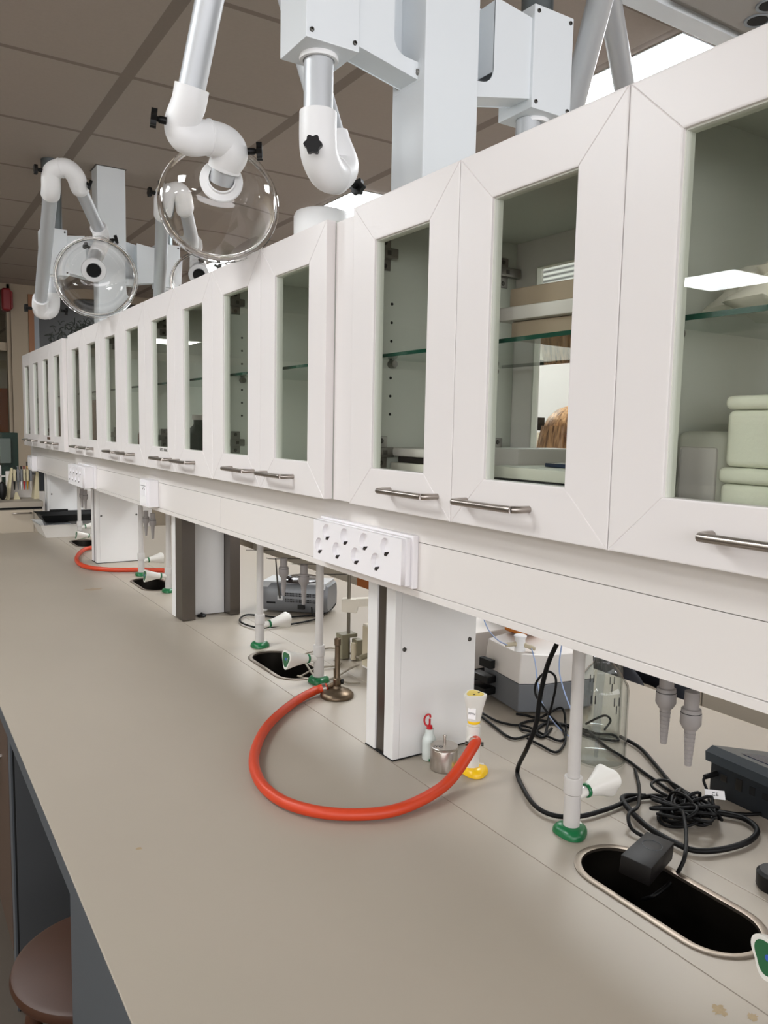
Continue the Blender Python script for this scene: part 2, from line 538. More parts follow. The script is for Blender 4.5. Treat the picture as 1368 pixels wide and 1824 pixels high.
def cable(name, pts, r, m, parent=None, label=None, cat='cable', group=None, n=8, seg=8):
    o = MB().tube(catmull(pts, n), r, seg).build(name, m, parent, 60)
    if label: tag(o, label, cat, group)
    return o
ARM = {
 'NL': {'kneeA': (0.712, 1.325, 1.842), 'kneeB': (0.778, 1.379, 1.851), 'top': (0.588, 1.419, 2.346), 'c0': (0.518, 1.534, 1.96), 'c1': (0.511, 1.557, 1.914), 'c2': (0.566, 1.557, 1.915), 'c3': (0.615, 1.562, 1.913), 'c4': (0.611, 1.584, 1.881), 'fl': (0.61, 1.605, 1.853), 'rim': (0.649, 1.722, 1.841)},
 'FL': {'kneeA': (0.6, 3.792, 1.841), 'kneeB': (0.665, 3.811, 1.849), 'e0': (0.552, 3.151, 2.195), 'e1': (0.554, 3.132, 2.245), 'e2': (0.594, 3.109, 2.262), 'e3': (0.626, 3.11, 2.243), 'e4': (0.645, 3.13, 2.212), 'c0': (0.753, 3.311, 2.112), 'c1': (0.76, 3.3, 2.06), 'c2': (0.722, 3.221, 1.998), 'fl': (0.673, 3.05, 1.905), 'rim': (0.652, 2.913, 1.851)},
 'FR': {'kneeA': (1.108, 3.784, 1.984), 'kneeB': (1.108, 3.784, 1.984), 'e0': (0.922, 3.03, 2.155), 'e1': (0.921, 3.012, 2.202), 'e2': (0.947, 2.999, 2.227), 'e3': (0.977, 3.001, 2.207), 'e4': (0.996, 3.021, 2.173), 'c0': (1.174, 3.401, 2.122), 'c1': (1.181, 3.393, 2.088), 'c2': (1.173, 3.368, 2.041), 'fl': (1.147, 3.282, 1.982), 'rim': (1.126, 3.169, 1.923)},
 'NR': {'a0': (1.324, 1.333, 2.075), 'a1': (1.244, 1.17, 2.266), 'b0': (1.626, 1.459, 2.234), 'b1': (1.394, 1.327, 2.383)},
}
PATH = {
 'hose': [(0.863, 1.589, 0.745), (0.833, 1.597, 0.738), (0.751, 1.546, 0.737), (0.648, 1.45, 0.737), (0.569, 1.331, 0.737), (0.534, 1.227, 0.737), (0.535, 1.142, 0.737), (0.566, 1.079, 0.737), (0.615, 1.038, 0.737), (0.676, 1.017, 0.737), (0.749, 1.025, 0.739), (0.815, 1.043, 0.75), (0.853, 1.052, 0.77), (0.868, 1.059, 0.785)],
 'hose2': [(0.869, 4.032, 0.74), (0.814, 3.999, 0.737), (0.744, 3.806, 0.737), (0.712, 3.619, 0.737), (0.73, 3.484, 0.737), (0.801, 3.389, 0.737), (0.905, 3.339, 0.737), (0.986, 3.272, 0.739)],
 'A': [(1.103, 1.318, 0.729), (1.1, 1.258, 0.729), (1.112, 1.225, 0.729), (1.135, 1.198, 0.729), (1.135, 1.145, 0.729), (1.141, 1.107, 0.729), (1.174, 1.124, 0.729), (1.223, 1.174, 0.729), (1.233, 1.188, 0.745), (1.248, 1.215, 0.745), (1.214, 1.214, 0.74), (1.192, 1.225, 0.729), (1.178, 1.252, 0.729), (1.165, 1.267, 0.729)],
 'B': [(1.09, 1.302, 0.729), (1.075, 1.236, 0.729), (1.063, 1.18, 0.729), (1.073, 1.16, 0.729), (1.121, 1.167, 0.729), (1.179, 1.191, 0.729), (1.209, 1.175, 0.729), (1.211, 1.144, 0.729), (1.222, 1.117, 0.729), (1.241, 1.092, 0.729), (1.261, 1.074, 0.729), (1.246, 1.049, 0.729), (1.226, 1.067, 0.729), (1.21, 1.103, 0.729), (1.22, 1.153, 0.729), (1.192, 1.191, 0.729), (1.14, 1.177, 0.729), (1.123, 1.139, 0.729), (1.174, 1.165, 0.729)],
 'C1': [(1.091, 1.15, 0.729), (1.09, 1.111, 0.729), (1.09, 1.071, 0.729), (1.121, 1.081, 0.729), (1.164, 1.115, 0.729), (1.199, 1.165, 0.729), (1.204, 1.204, 0.74)],
 'C2': [(0.99, 0.99, 0.849), (0.99, 1.007, 0.86), (0.99, 1.026, 0.875), (0.99, 1.028, 0.893), (0.99, 1.016, 0.913), (0.99, 0.997, 0.927), (0.99, 0.98, 0.923), (0.99, 0.977, 0.906), (0.99, 0.983, 0.876), (0.99, 0.99, 0.849)],
 'C3': [(1.204, 1.204, 0.74), (1.17, 1.175, 0.729), (1.123, 1.139, 0.729), (1.122, 1.174, 0.729), (1.114, 1.192, 0.729), (1.134, 1.217, 0.729), (1.183, 1.215, 0.729), (1.206, 1.172, 0.729), (1.223, 1.156, 0.729), (1.234, 1.103, 0.729)],
 'J': [(1.257, 1.147, 0.729), (1.264, 1.121, 0.75), (1.268, 1.103, 0.76), (1.275, 1.096, 0.75), (1.246, 1.085, 0.74)],
 'Dc': [(0.92, 0.906, 1.016), (0.92, 0.929, 0.967), (0.92, 0.943, 0.91), (0.92, 0.95, 0.859), (0.92, 0.968, 0.812), (0.965, 1.04, 0.732), (0.923, 0.978, 0.732), (0.896, 0.917, 0.732), (0.902, 0.878, 0.732), (0.937, 0.856, 0.732), (0.998, 0.851, 0.732), (1.062, 0.853, 0.732), (1.112, 0.834, 0.732), (1.117, 0.782, 0.732)],
 'F': [(1.086, 0.849, 0.733), (1.056, 0.866, 0.733), (1.034, 0.851, 0.733), (1.003, 0.781, 0.733), (0.998, 0.724, 0.733), (1.007, 0.691, 0.733), (1.048, 0.672, 0.733), (1.103, 0.667, 0.733), (1.146, 0.681, 0.733), (1.162, 0.714, 0.733), (1.143, 0.747, 0.733), (1.115, 0.781, 0.733), (1.104, 0.805, 0.733), (1.091, 0.841, 0.733)],
 'G': [(1.263, 1.058, 0.731), (1.251, 0.998, 0.731), (1.208, 0.923, 0.731), (1.166, 0.853, 0.731), (1.15, 0.8, 0.731), (1.166, 0.774, 0.731)],
 'Hc': [(1.233, 1.122, 0.729), (1.2, 1.039, 0.729), (1.187, 0.978, 0.729), (1.167, 0.915, 0.729), (1.151, 0.859, 0.729), (1.14, 0.81, 0.729), (1.147, 0.771, 0.729), (1.179, 0.73, 0.729), (1.232, 0.704, 0.729)],
 'I': [(1.164, 0.937, 0.73), (1.104, 0.878, 0.735), (1.027, 0.816, 0.745), (0.99, 0.804, 0.745), (0.973, 0.784, 0.735), (0.976, 0.759, 0.73), (0.977, 0.733, 0.73)],
 'K': [(1.073, 0.766, 0.75), (1.004, 0.708, 0.757), (0.959, 0.675, 0.75), (0.944, 0.671, 0.735), (0.936, 0.68, 0.71), (0.902, 0.681, 0.7), (0.908, 0.704, 0.68)],
 'small loop': [(1.141, 0.768, 0.742), (1.144, 0.808, 0.742), (1.153, 0.856, 0.742), (1.13, 0.867, 0.742), (1.109, 0.853, 0.742), (1.104, 0.817, 0.742), (1.116, 0.782, 0.742)],
 'pile': (1.085, 0.755, 0.725),
 'blue1': [(1.13, 1.355, 0.948), (1.13, 1.344, 0.927), (1.13, 1.326, 0.908), (1.13, 1.295, 0.894), (1.13, 1.265, 0.891)],
 'blue2': [(1.12, 1.179, 0.906), (1.12, 1.167, 0.881), (1.12, 1.159, 0.848), (1.12, 1.147, 0.811), (1.12, 1.133, 0.792), (1.12, 1.117, 0.779), (1.191, 1.163, 0.729), (1.176, 1.122, 0.729), (1.174, 1.096, 0.729)],
 'blue3': [(1.05, 1.026, 0.96), (1.05, 1.03, 0.927), (1.05, 1.027, 0.903), (1.05, 1.013, 0.873), (1.05, 0.991, 0.84)],
 'coax': [(1.08, 2.266, 0.97), (1.08, 2.26, 0.908), (1.08, 2.247, 0.855), (1.08, 2.234, 0.818)],
 'cab1': [(1.193, 2.292, 0.731), (1.081, 2.315, 0.731), (1.042, 2.362, 0.731), (0.999, 2.402, 0.731), (0.959, 2.362, 0.731), (0.943, 2.303, 0.731), (0.964, 2.228, 0.731), (1.016, 2.216, 0.731), (1.119, 2.227, 0.731), (1.203, 2.251, 0.731)],
 'cab2': [(1.18, 2.287, 0.76), (1.172, 2.26, 0.74), (1.202, 2.268, 0.735), (1.267, 2.311, 0.74), (1.314, 2.364, 0.75), (1.302, 2.375, 0.757), (1.266, 2.341, 0.74)],
 'beige1': [(0.994, 1.663, 0.76), (0.994, 1.705, 0.74), (0.944, 1.689, 0.73), (0.899, 1.678, 0.73), (0.884, 1.742, 0.72), (0.874, 1.768, 0.72)],
 'beige2': [(0.893, 1.712, 0.73), (0.947, 1.883, 0.73), (0.999, 1.917, 0.73), (1.057, 1.924, 0.73), (1.068, 1.847, 0.735), (1.059, 1.772, 0.74)],
 'beige3': [(0.878, 1.761, 0.72), (0.934, 1.775, 0.73), (0.988, 1.767, 0.73), (1.01, 1.789, 0.73), (1.006, 1.815, 0.73)],
 'beige4': [(0.935, 1.678, 0.73), (0.945, 1.633, 0.73), (0.972, 1.618, 0.73)],
 'wire': [(1.05, 2.466, 0.933), (1.05, 2.337, 0.951), (1.05, 2.171, 0.978)],
}
# ================================================================== the setting
CEIL = 2.47
mat('floor_vinyl', '#4A4138', 0.45, noise=0.06, nscale=40)
struct('floor', MB().box(-5.0, 4.6, -2.6, 14.0, -0.05, 0.0), 'floor_vinyl')
struct('ceiling', MB().box(-5.0, 4.6, 1.455, 14.0, CEIL, CEIL + 0.05), 'ceiling')
mat('ceiling_plain', '#A8A49E', 0.6)
struct('ceiling', MB().box(-5.0, 4.6, -2.6, 1.455, CEIL + 0.005, CEIL + 0.06), 'ceiling_plain')
struct('trim_1', MB().box(1.3, 4.6, 1.452, 1.512, CEIL - 0.012, CEIL + 0.01, 0.002), 'aluminium_white')
struct('wall_left', MB().box(-5.1, -5.0, -2.6, 14.0, 0, 2.6), 'wall_grey')
struct('wall_right', MB().box(4.6, 4.7, -2.6, 14.0, 0, 2.6), 'wall_paint')
struct('wall_near', MB().box(-5.0, 4.6, -2.7, -2.6, 0, 1.1).box(-5.0, 4.6, -2.7, -2.6, 2.38, 2.6).box(3.5, 4.6, -2.7, -2.6, 1.1, 2.38), 'wall_grey')
w = thing('window_3', None, None, (1.6, -2.65, 1.1)); w['kind'] = 'structure'
MB().box(-5.0, 3.5, -2.68, -2.62, 1.1, 1.15).box(-5.0, 3.5, -2.68, -2.62, 2.33, 2.38).box(-1.9, -1.84, -2.68, -2.62, 1.15, 2.33).box(1.57, 1.63, -2.68, -2.62, 1.15, 2.33).box(-0.3, -0.25, -2.68, -2.62, 1.15, 2.33).box(3.45, 3.5, -2.68, -2.62, 1.15, 2.33).build('window_frame', 'wall_paint', w)
MB().box(-5.0, 3.45, -2.655, -2.65, 1.15, 2.33).build('pane', 'partition_glass', w)
struct('wall_end', MB().box(-5.0, 4.6, 14.0, 14.1, 0, 2.6), 'wall_grey')
# end wall beyond the bench: a white pier, then a window in a wooden frame, then plain wall
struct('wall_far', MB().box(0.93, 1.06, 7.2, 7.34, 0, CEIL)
       .box(1.06, 4.6, 7.2, 7.34, 0, 1.0).box(2.35, 4.6, 7.2, 7.34, 1.0, CEIL).box(1.06, 2.35, 7.2, 7.34, 2.40, CEIL), 'wall_paint_dimmed')
w = thing('window_1', None, None, (1.83, 7.24, 1.0)); w['kind'] = 'structure'
MB().box(1.061, 1.105, 7.19, 7.28, 1.0, 2.40, 0.004).box(1.061, 2.35, 7.19, 7.28, 1.0, 1.04, 0.004).box(2.31, 2.35, 7.19, 7.28, 1.0, 2.36, 0.004).build('window_frame', 'wood_frame', w)
MB().box(1.105, 1.145, 7.21, 7.29, 1.04, 2.40, 0.003).box(2.25, 2.31, 7.21, 7.29, 1.04, 2.36, 0.003).build('window_sash', 'sash_grey', w)
MB().box(1.145, 2.25, 7.25, 7.26, 1.04, 2.40).build('pane', 'dark_glass', w)
# glazed partition left of the pier
w = thing('window_2', None, None, (0, 7.26, 0)); w['kind'] = 'structure'
MB().box(-5.0, 0.93, 7.24, 7.29, 1.93, 2.0, 0.004).box(0.90, 0.93, 7.22, 7.3, 0, CEIL, 0.004).box(-5.0, 0.93, 7.22, 7.3, 2.42, CEIL).box(-0.6, -0.55, 7.22, 7.3, 0, CEIL, 0.004).build('window_frame', 'wall_paint_dimmed', w)
MB().box(-5.0, 0.9, 7.26, 7.27, 2.0, 2.42).build('pane', 'partition_glass', w)
MB().box(-5.0, 0.9, 7.26, 7.27, 0.05, 1.93).build('pane', 'partition_glass', w)
d = thing('door_1', None, None, (0.6, 7.9, 0)); d['kind'] = 'structure'
MB().box(0.62, 0.98, 7.9, 7.94, 0, 1.65, 0.004).build('door_leaf', 'door_orange', d)
MB().box(0.3, 1.02, 7.95, 8.0, 0, 1.9, 0.004).build('door_panel', 'wall_paint', d)
# panelled stretch of the far side seen over the bench

def ceiling_panel(x, y, label, group=None):
    t = thing('ceiling_light', label, 'light', (x + 0.3, y + 0.3, CEIL), group)
    MB().box(x, x + 0.59, y, y + 0.59, CEIL - 0.006, CEIL - 0.0035).build('diffuser', 'strip_light', t)
    MB().box(x - 0.004, x + 0.594, y - 0.004, y + 0.594, CEIL - 0.0034, CEIL + 0.02).build('frame', 'aluminium_white', t)
    return t
ceiling_panel(1.935, 1.535, 'bright square light panel behind the crossed grey tubes at the top right')
ceiling_panel(1.935, 3.33, 'bright square ceiling light panel behind the nearest hanging white knee joint')
ceiling_panel(1.935, 5.13, 'small sliver of lit ceiling panel just above the second hood behind the cabinets')
for x, y in [(-4.05, 3.35), (-1.05, 3.35), (-1.05, 1.55), (-4.05, 1.55), (-4.05, -0.25), (-2.25, -0.25)]:  # first is mirrored in the glass; the others are added to light the doors
    ceiling_panel(x, y, 'square ceiling light panel over the aisle behind the camera, in a set mostly added to light the doors', 'aisle ceiling lights')
for x, y in [(3.735, 1.535), (3.735, 3.33), (3.735, 5.13), (3.735, -0.26)]:  # last entries are unseen panels added to raise the bounce onto the ceiling
    ceiling_panel(x, y, 'square ceiling light panel over the aisle beyond the bench, in a row partly added for bounce light', 'far aisle ceiling lights')
for x, y in [(-2.25, 10.45), (-2.25, 12.6)]:
    ceiling_panel(x, y, 'square ceiling light panel beyond the glass partition, mirrored in the far cabinet windows', 'ceiling lights beyond the partition')
ceiling_panel(0.32, 10.4, 'upper of two small lit ceiling panels seen through the glass partition at the far left')
ceiling_panel(0.05, 12.6, 'lower of two small lit ceiling panels seen through the glass partition at the far left')

v = thing('ceiling_unit', 'grey ceiling unit with two round dark openings at the top right corner', 'vent', (2.0, 1.2, CEIL))
MB().box(1.75, 2.5, 0.7, 1.42, CEIL - 0.012, CEIL, 0.003).build('casing', 'ceiling_plain', v)
for cx, cy in [(2.02, 1.362), (1.975, 1.30), (2.08, 1.29)]:
    MB().lathe([(0.0, 0), (0.026, 0), (0.030, 0.0025), (0.034, 0.0025), (0.036, -0.002)], (cx, cy, CEIL - 0.013), (0, 0, -1), 28).build('opening_ring', 'sash_grey', v)
    MB().lathe([(0.0, 0), (0.026, 0), (0.026, 0.001), (0, 0.001)], (cx, cy, CEIL - 0.0135), (0, 0, -1), 28).build('opening', 'black_gap', v)

a = thing('fire_alarm_sounder', 'dark red alarm sounder high on the white pier', 'alarm', (0.9, 7.1, 2.28))
MB().box(0.855, 0.925, 7.10, 7.2, 2.24, 2.42, 0.02, 3).build('housing', 'dark_red', a)
MB().box(0.89, 0.94, 7.12, 7.2, 2.26, 2.40, 0.01).build('back_plate', 'dark_red', a)

# ================================================================== the laboratory bench
BT = 0.725
bench = thing('laboratory_bench', 'long double-sided laboratory bench with warm grey worktop', 'bench', (0.9, 2.0, 0))
B0, B1 = -1.0, 4.865
SINKS = [(0.505, 0.79), (1.715, 2.0), (2.93, 3.215), (4.15, 4.435)]
MB().box(0.198, 0.7912, B0, B1, BT - 0.03, BT, 0.0015).build('worktop', 'bench', bench)
MB().box(0.9905, 1.59, B0, B1, BT - 0.03, BT, 0.0015).build('worktop', 'bench', bench)
plate_with_holes('worktop', [[(0.7926, B0), (0.989, B0), (0.989, B1), (0.7926, B1)]] + [stadium(0.880, a_ + 0.006, b_ - 0.006, 0.058) for a_, b_ in SINKS], BT - 0.03, BT - 0.0003, 'bench', bench)
MB().box(0.7912, 0.7926, B0, B1, BT - 0.02, BT - 0.0008).box(0.989, 0.9905, B0, B1, BT - 0.02, BT - 0.0008).build('seam_filler', 'seam', bench)
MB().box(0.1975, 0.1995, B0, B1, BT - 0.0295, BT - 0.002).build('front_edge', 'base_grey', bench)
# undercarriage
cb = thing('base_cabinet', 'pale grey base cabinet under the near end of the bench', 'cabinet', (0.5, 0.2, 0))
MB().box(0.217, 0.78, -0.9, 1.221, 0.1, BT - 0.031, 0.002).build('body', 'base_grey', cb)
MB().box(0.26, 0.78, -0.9, 1.221, 0.0, 0.1).build('plinth', 'black_plastic', cb)
cb = thing('base_cabinet', 'brown-fronted base cabinet under the bench beyond the stool', 'cabinet', (0.5, 3.0, 0))
MB().box(0.23, 0.78, 1.905, 4.8, 0.1, BT - 0.031, 0.002).build('body', 'base_brown', cb)
MB().box(0.213, 0.23, 1.91, 2.6, 0.12, BT - 0.036, 0.002).build('drawer_front', 'base_brown', cb)
MB().tube([(0.213, 2.03, 0.55), (0.18, 2.03, 0.55), (0.18, 2.17, 0.55), (0.213, 2.17, 0.55)], 0.005).build('handle', 'handle_steel', cb)
cb = thing('end_panel', 'dark grey upright side panel under the bench behind the round stool', 'panel', (0.5, 1.87, 0))
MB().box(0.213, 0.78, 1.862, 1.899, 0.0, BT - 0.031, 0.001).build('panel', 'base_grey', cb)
MB().box(0.217, 0.778, 1.8595, 1.862, 0.0, BT - 0.031).build('gasket', 'black_gap', cb)
MB().box(0.221, 0.777, 1.856, 1.8595, 0.0, BT - 0.031).build('inner_face', 'pole_dark', cb)
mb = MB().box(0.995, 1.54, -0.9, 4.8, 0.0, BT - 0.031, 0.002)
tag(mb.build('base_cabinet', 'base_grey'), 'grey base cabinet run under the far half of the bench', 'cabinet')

random.seed(21)
for sx_, sy_, sr_, m_ in ((0.752, 0.475, 0.009, 'stain'), (0.774, 0.450, 0.006, 'stain'), (0.655, 3.075, 0.028, 'stain_pale'), (0.299, 1.128, 0.004, 'stain')):
    pl = MB(); ring_ = []
    for i in range(26):
        a_ = 2 * PI * i / 26; q_ = sr_ * random.uniform(0.55, 1.15)
        ring_.append(pl.bm.verts.new((sx_ + q_ * math.cos(a_) * 1.2, sy_ + q_ * math.sin(a_), BT + 0.00025)))
    pl.bm.faces.new(ring_)
    pl.build('stain', m_, bench, 0)
# sinks
def sink(y0, y1, label):
    t = thing('drip_sink', label, 'sink', (0.88, (y0 + y1) / 2, BT))
    rim = MB()
    outer = stadium(0.880, y0, y1, 0.066, 16); inner = stadium(0.880, y0 + 0.010, y1 - 0.010, 0.055, 16)
    n = len(outer)
    prof = [(outer, 0.0), (outer, 0.0012)]
    mid = [((o[0] * 0.7 + i[0] * 0.3), (o[1] * 0.7 + i[1] * 0.3)) for o, i in zip(outer, inner)]
    loops = []
    for pts, z in [(outer, 0.0002), (outer, 0.0014), (mid, 0.0026), (inner, 0.0016), (inner, -0.004)]:
        loops.append([rim.bm.verts.new((p[0], p[1], BT + z)) for p in pts])
    for a_, b_ in zip(loops, loops[1:]):
        for k in range(n): rim.bm.faces.new((a_[k], a_[(k + 1) % n], b_[(k + 1) % n], b_[k]))
    rim.build('rim', 'rim_steel', t)
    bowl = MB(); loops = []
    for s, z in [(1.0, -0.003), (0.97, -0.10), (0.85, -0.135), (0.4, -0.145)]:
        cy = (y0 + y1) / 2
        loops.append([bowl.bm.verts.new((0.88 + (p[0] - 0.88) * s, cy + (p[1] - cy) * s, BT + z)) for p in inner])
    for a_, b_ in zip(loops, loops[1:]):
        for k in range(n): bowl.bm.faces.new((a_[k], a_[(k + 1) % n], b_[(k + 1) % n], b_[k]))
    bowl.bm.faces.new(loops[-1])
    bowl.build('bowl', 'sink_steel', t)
    MB().lathe([(0.02, 0), (0.02, 0.004), (0.014, 0.004), (0.0, 0.003)], (0.88, (y0 + y1) / 2, BT - 0.145)).build('drain', 'dark_steel', t)
    return t
sink(*SINKS[0], 'nearest narrow oval steel drip sink set into the bench, at the lower right')
sink(*SINKS[1], 'narrow oval steel drip sink beyond the bunsen burner')
sink(*SINKS[2], 'small dark oval sink beyond the steel-sided column')
sink(*SINKS[3], 'farthest dark oval sink behind the far orange hose loop')

# service columns rising from the bench
def column(y, label, steel=False):
    t = thing('service_column', label, 'column', (0.89, y + 0.05, BT))
    x0, x1, y1, zt = 0.794, 0.988, y + 0.098, 1.17
    if not steel: MB().box(x0 - 0.001, x1 + 0.001, y - 0.001, y1 + 0.001, BT + 0.0002, BT + 0.0022).build('joint', 'black_gap', t)
    if not steel:
        MB().box(x0, x0 + 0.015, y, y + 0.032, BT + 0.002, zt, 0.001).build('cover', 'column_white', t)
        MB().box(x0, x0 + 0.015, y + 0.064, y1, BT + 0.002, zt, 0.001).build('cover', 'column_white', t)
        MB().box(x0 + 0.0151, x1, y, y1, BT + 0.002, zt, 0.001).build('side_panel', 'column_white', t)
        MB().box(x0 + 0.0035, x0 + 0.0148, y + 0.0325, y + 0.0635, BT + 0.002, zt).build('steel_strip', 'column_steel', t)
        for x in (0.816, 0.972):
            MB().lathe([(0.0, 0.003), (0.0022, 0.003), (0.0042, 0.0015), (0.0045, 0)], (x, y, 0.94), (0, -1, 0), 16).build('screw', 'screw', t)
    else:
        MB().box(x0 - 0.005, x0 + 0.040, y + 0.062, y1, BT + 0.002, zt, 0.001).build('cover', 'column_white', t)
        MB().box(x0 - 0.004, x0 + 0.040, y - 0.004, y + 0.061, BT + 0.002, zt, 0.0012).build('steel_channel', 'column_steel', t)
        MB().box(x1 - 0.034, x1 + 0.002, y + 0.004, y1, BT + 0.002, zt, 0.0012).build('steel_channel', 'column_steel', t)
        MB().box(x0 + 0.041, x1 - 0.035, y + 0.055, y1, BT + 0.002, zt).build('back_panel', 'column_white', t)
    return t
column(1.2, 'nearest white service column with a brown steel strip, standing on the bench')
column(2.435, 'service column with two exposed brown steel channels and a recessed white panel', True)
column(3.64, 'white service column with dark strip, next beyond the steel-channelled column')
column(4.86, 'farthest white service column at the end of the bench beside the raised worktop')
tag(MB().lathe([(0.0, 0), (0.014, 0), (0.015, 0.004), (0.012, 0.008), (0.004, 0.010), (0.003, 0.014), (0.0, 0.015)], (0.868, 2.47, BT), (0, 0, 1), 24).build('rubber_stopper', 'black_plastic'),
    'flat black round rubber stopper on the bench between the two steel channels', 'stopper')

# fascia rail carrying the sockets
FX = 0.755
f = thing('service_rail', 'long glossy off-white service rail hung below the glass cabinets', 'rail', (0.9, 2.4, 1.07))
for a_, b_ in ((-0.6, 1.9995), (2.0005, 3.84), (3.841, 5.15)):
    MB().box(FX, FX + 0.018, a_, b_, 1.0825, 1.1638, 0.0008).build('front_panel', 'fascia_white', f)
MB().box(FX, FX + 0.018, -0.6, 5.15, 1.1646, 1.2165, 0.0008).build('upper_panel', 'fascia_white', f)
MB().box(FX - 0.0015, FX + 0.02, -0.6, 5.15, 1.07, 1.082, 0.001).build('lower_lip', 'fascia_white', f)
MB().box(1.015, 1.033, -0.6, 5.15, 1.07, 1.2165, 0.0008).build('back_panel', 'fascia_white', f)
MB().box(FX + 0.004, 1.03, 5.15, 5.153, 1.07, 1.2165).build('end_cap', 'fascia_white', f)

def schuko(t, cx_y, z, x, r=0.0195):
    # recessed round outlet facing -X, with its earth clips
    MB().lathe([(r + 0.003, 0), (r + 0.002, 0.001), (r, 0.0012), (r - 0.0012, -0.001), (r - 0.004, -0.010), (0.0, -0.011)], (x, cx_y, z), (-1, 0, 0), 28).build('outlet', 'plastic_white', t)
    MB().box(x - 0.001, x + 0.008, cx_y - 0.006, cx_y + 0.006, z - r - 0.001, z - r + 0.003).build('earth_clip', 'contact', t)
    MB().box(x - 0.001, x + 0.008, cx_y - 0.003, cx_y + 0.003, z + r - 0.002, z + r).build('earth_clip', 'contact', t)
def socket_box(y0, y1, z0, z1, depth, label, n=4):
    t = thing('power_socket_strip', label, 'socket', (FX, (y0 + y1) / 2, z0))
    xf = FX - depth
    MB().box(FX - 0.012, FX, y0 - 0.008, y1 + 0.006, z0 - 0.006, z1 + 0.006, 0.002).build('back_plate', 'plastic_white', t)
    MB().box(xf + 0.012, FX - 0.012, y0 - 0.003, y1 + 0.002, z0 - 0.002, z1 + 0.002, 0.002).build('housing', 'plastic_white', t)
    span = y1 - y0
    cen = []
    for k in range(n):
        cen.append((y0 + span * (0.160 + 0.2235 * k), z0 + (z1 - z0) * 0.755))
        cen.append((y0 + span * (0.255 + 0.2235 * k), z0 + (z1 - z0) * 0.37))
    r = 0.0145 * span / 0.30
    ol = [[(y0, z0), (y1, z0), (y1, z1), (y0, z1)]] + [[(cy + r * math.cos(2 * PI * i / 28), cz + r * math.sin(2 * PI * i / 28)) for i in range(28)] for cy, cz in cen]
    cv = plate_with_holes('cover', ol, 0.0, 0.008, 'plastic_white', None)
    off = root_loc(t)
    for v_ in cv.data.vertices:
        a_, b_, c_ = v_.co
        v_.co = Vector((xf + 0.012 - c_, a_, b_)) - off
    cv.parent = t
    for cy, cz in cen:
        MB().lathe([(r + 0.0002, -0.0002), (r - 0.0006, -0.004), (r - 0.003, -0.0105), (0.0, -0.0112)], (xf + 0.0042, cy, cz), (-1, 0, 0), 28).build('outlet', 'plastic_white', t)
        MB().box(xf + 0.0028, xf + 0.010, cy - 0.006, cy + 0.001, cz - r, cz - r + 0.0035).box(xf + 0.003, xf + 0.0115, cy - 0.002, cy, cz - r, cz - r + 0.006).build('earth_clip', 'contact', t)
    return t
socket_box(1.082, 1.400, 1.091, 1.170, 0.034, 'nearest eight-outlet white power socket strip on the rail, above the first column')
socket_box(3.44, 3.74, 1.083, 1.168, 0.06, 'far eight-outlet white power socket strip on the rail, above the third column')
t = thing('switch_box', 'single white switch box on the rail between the two socket strips', 'switch', (FX, 2.6, 1.08))
MB().box(FX - 0.033, FX, 2.552, 2.66, 1.083, 1.172, 0.003).build('housing', 'plastic_white', t)
MB().box(FX - 0.036, FX - 0.033, 2.575, 2.645, 1.092, 1.163, 0.001).build('cover', 'label_white', t)
MB().box(FX - 0.038, FX - 0.036, 2.585, 2.635, 1.118, 1.139, 0.001).build('rocker', 'plastic_white', t)
MB().box(FX - 0.0365, FX - 0.036, 2.58, 2.64, 1.151, 1.1525).build('mark', 'ink', t)
MB().tube([(FX - 0.037, 2.60 + 0.012 * math.cos(a_ * PI / 8), 1.137 + 0.008 * math.sin(a_ * PI / 8)) for a_ in range(9)], 0.0008, 6).build('mark', 'ink', t)
t = thing('switch_box', 'last white switch box at the far end of the rail', 'switch', (FX, 5.0, 1.07))
MB().box(FX - 0.03, FX, 4.93, 5.08, 1.07, 1.155, 0.003).build('housing', 'plastic_white', t)
MB().box(FX - 0.034, FX - 0.03, 4.95, 5.06, 1.08, 1.145, 0.001).build('cover', 'label_white', t)

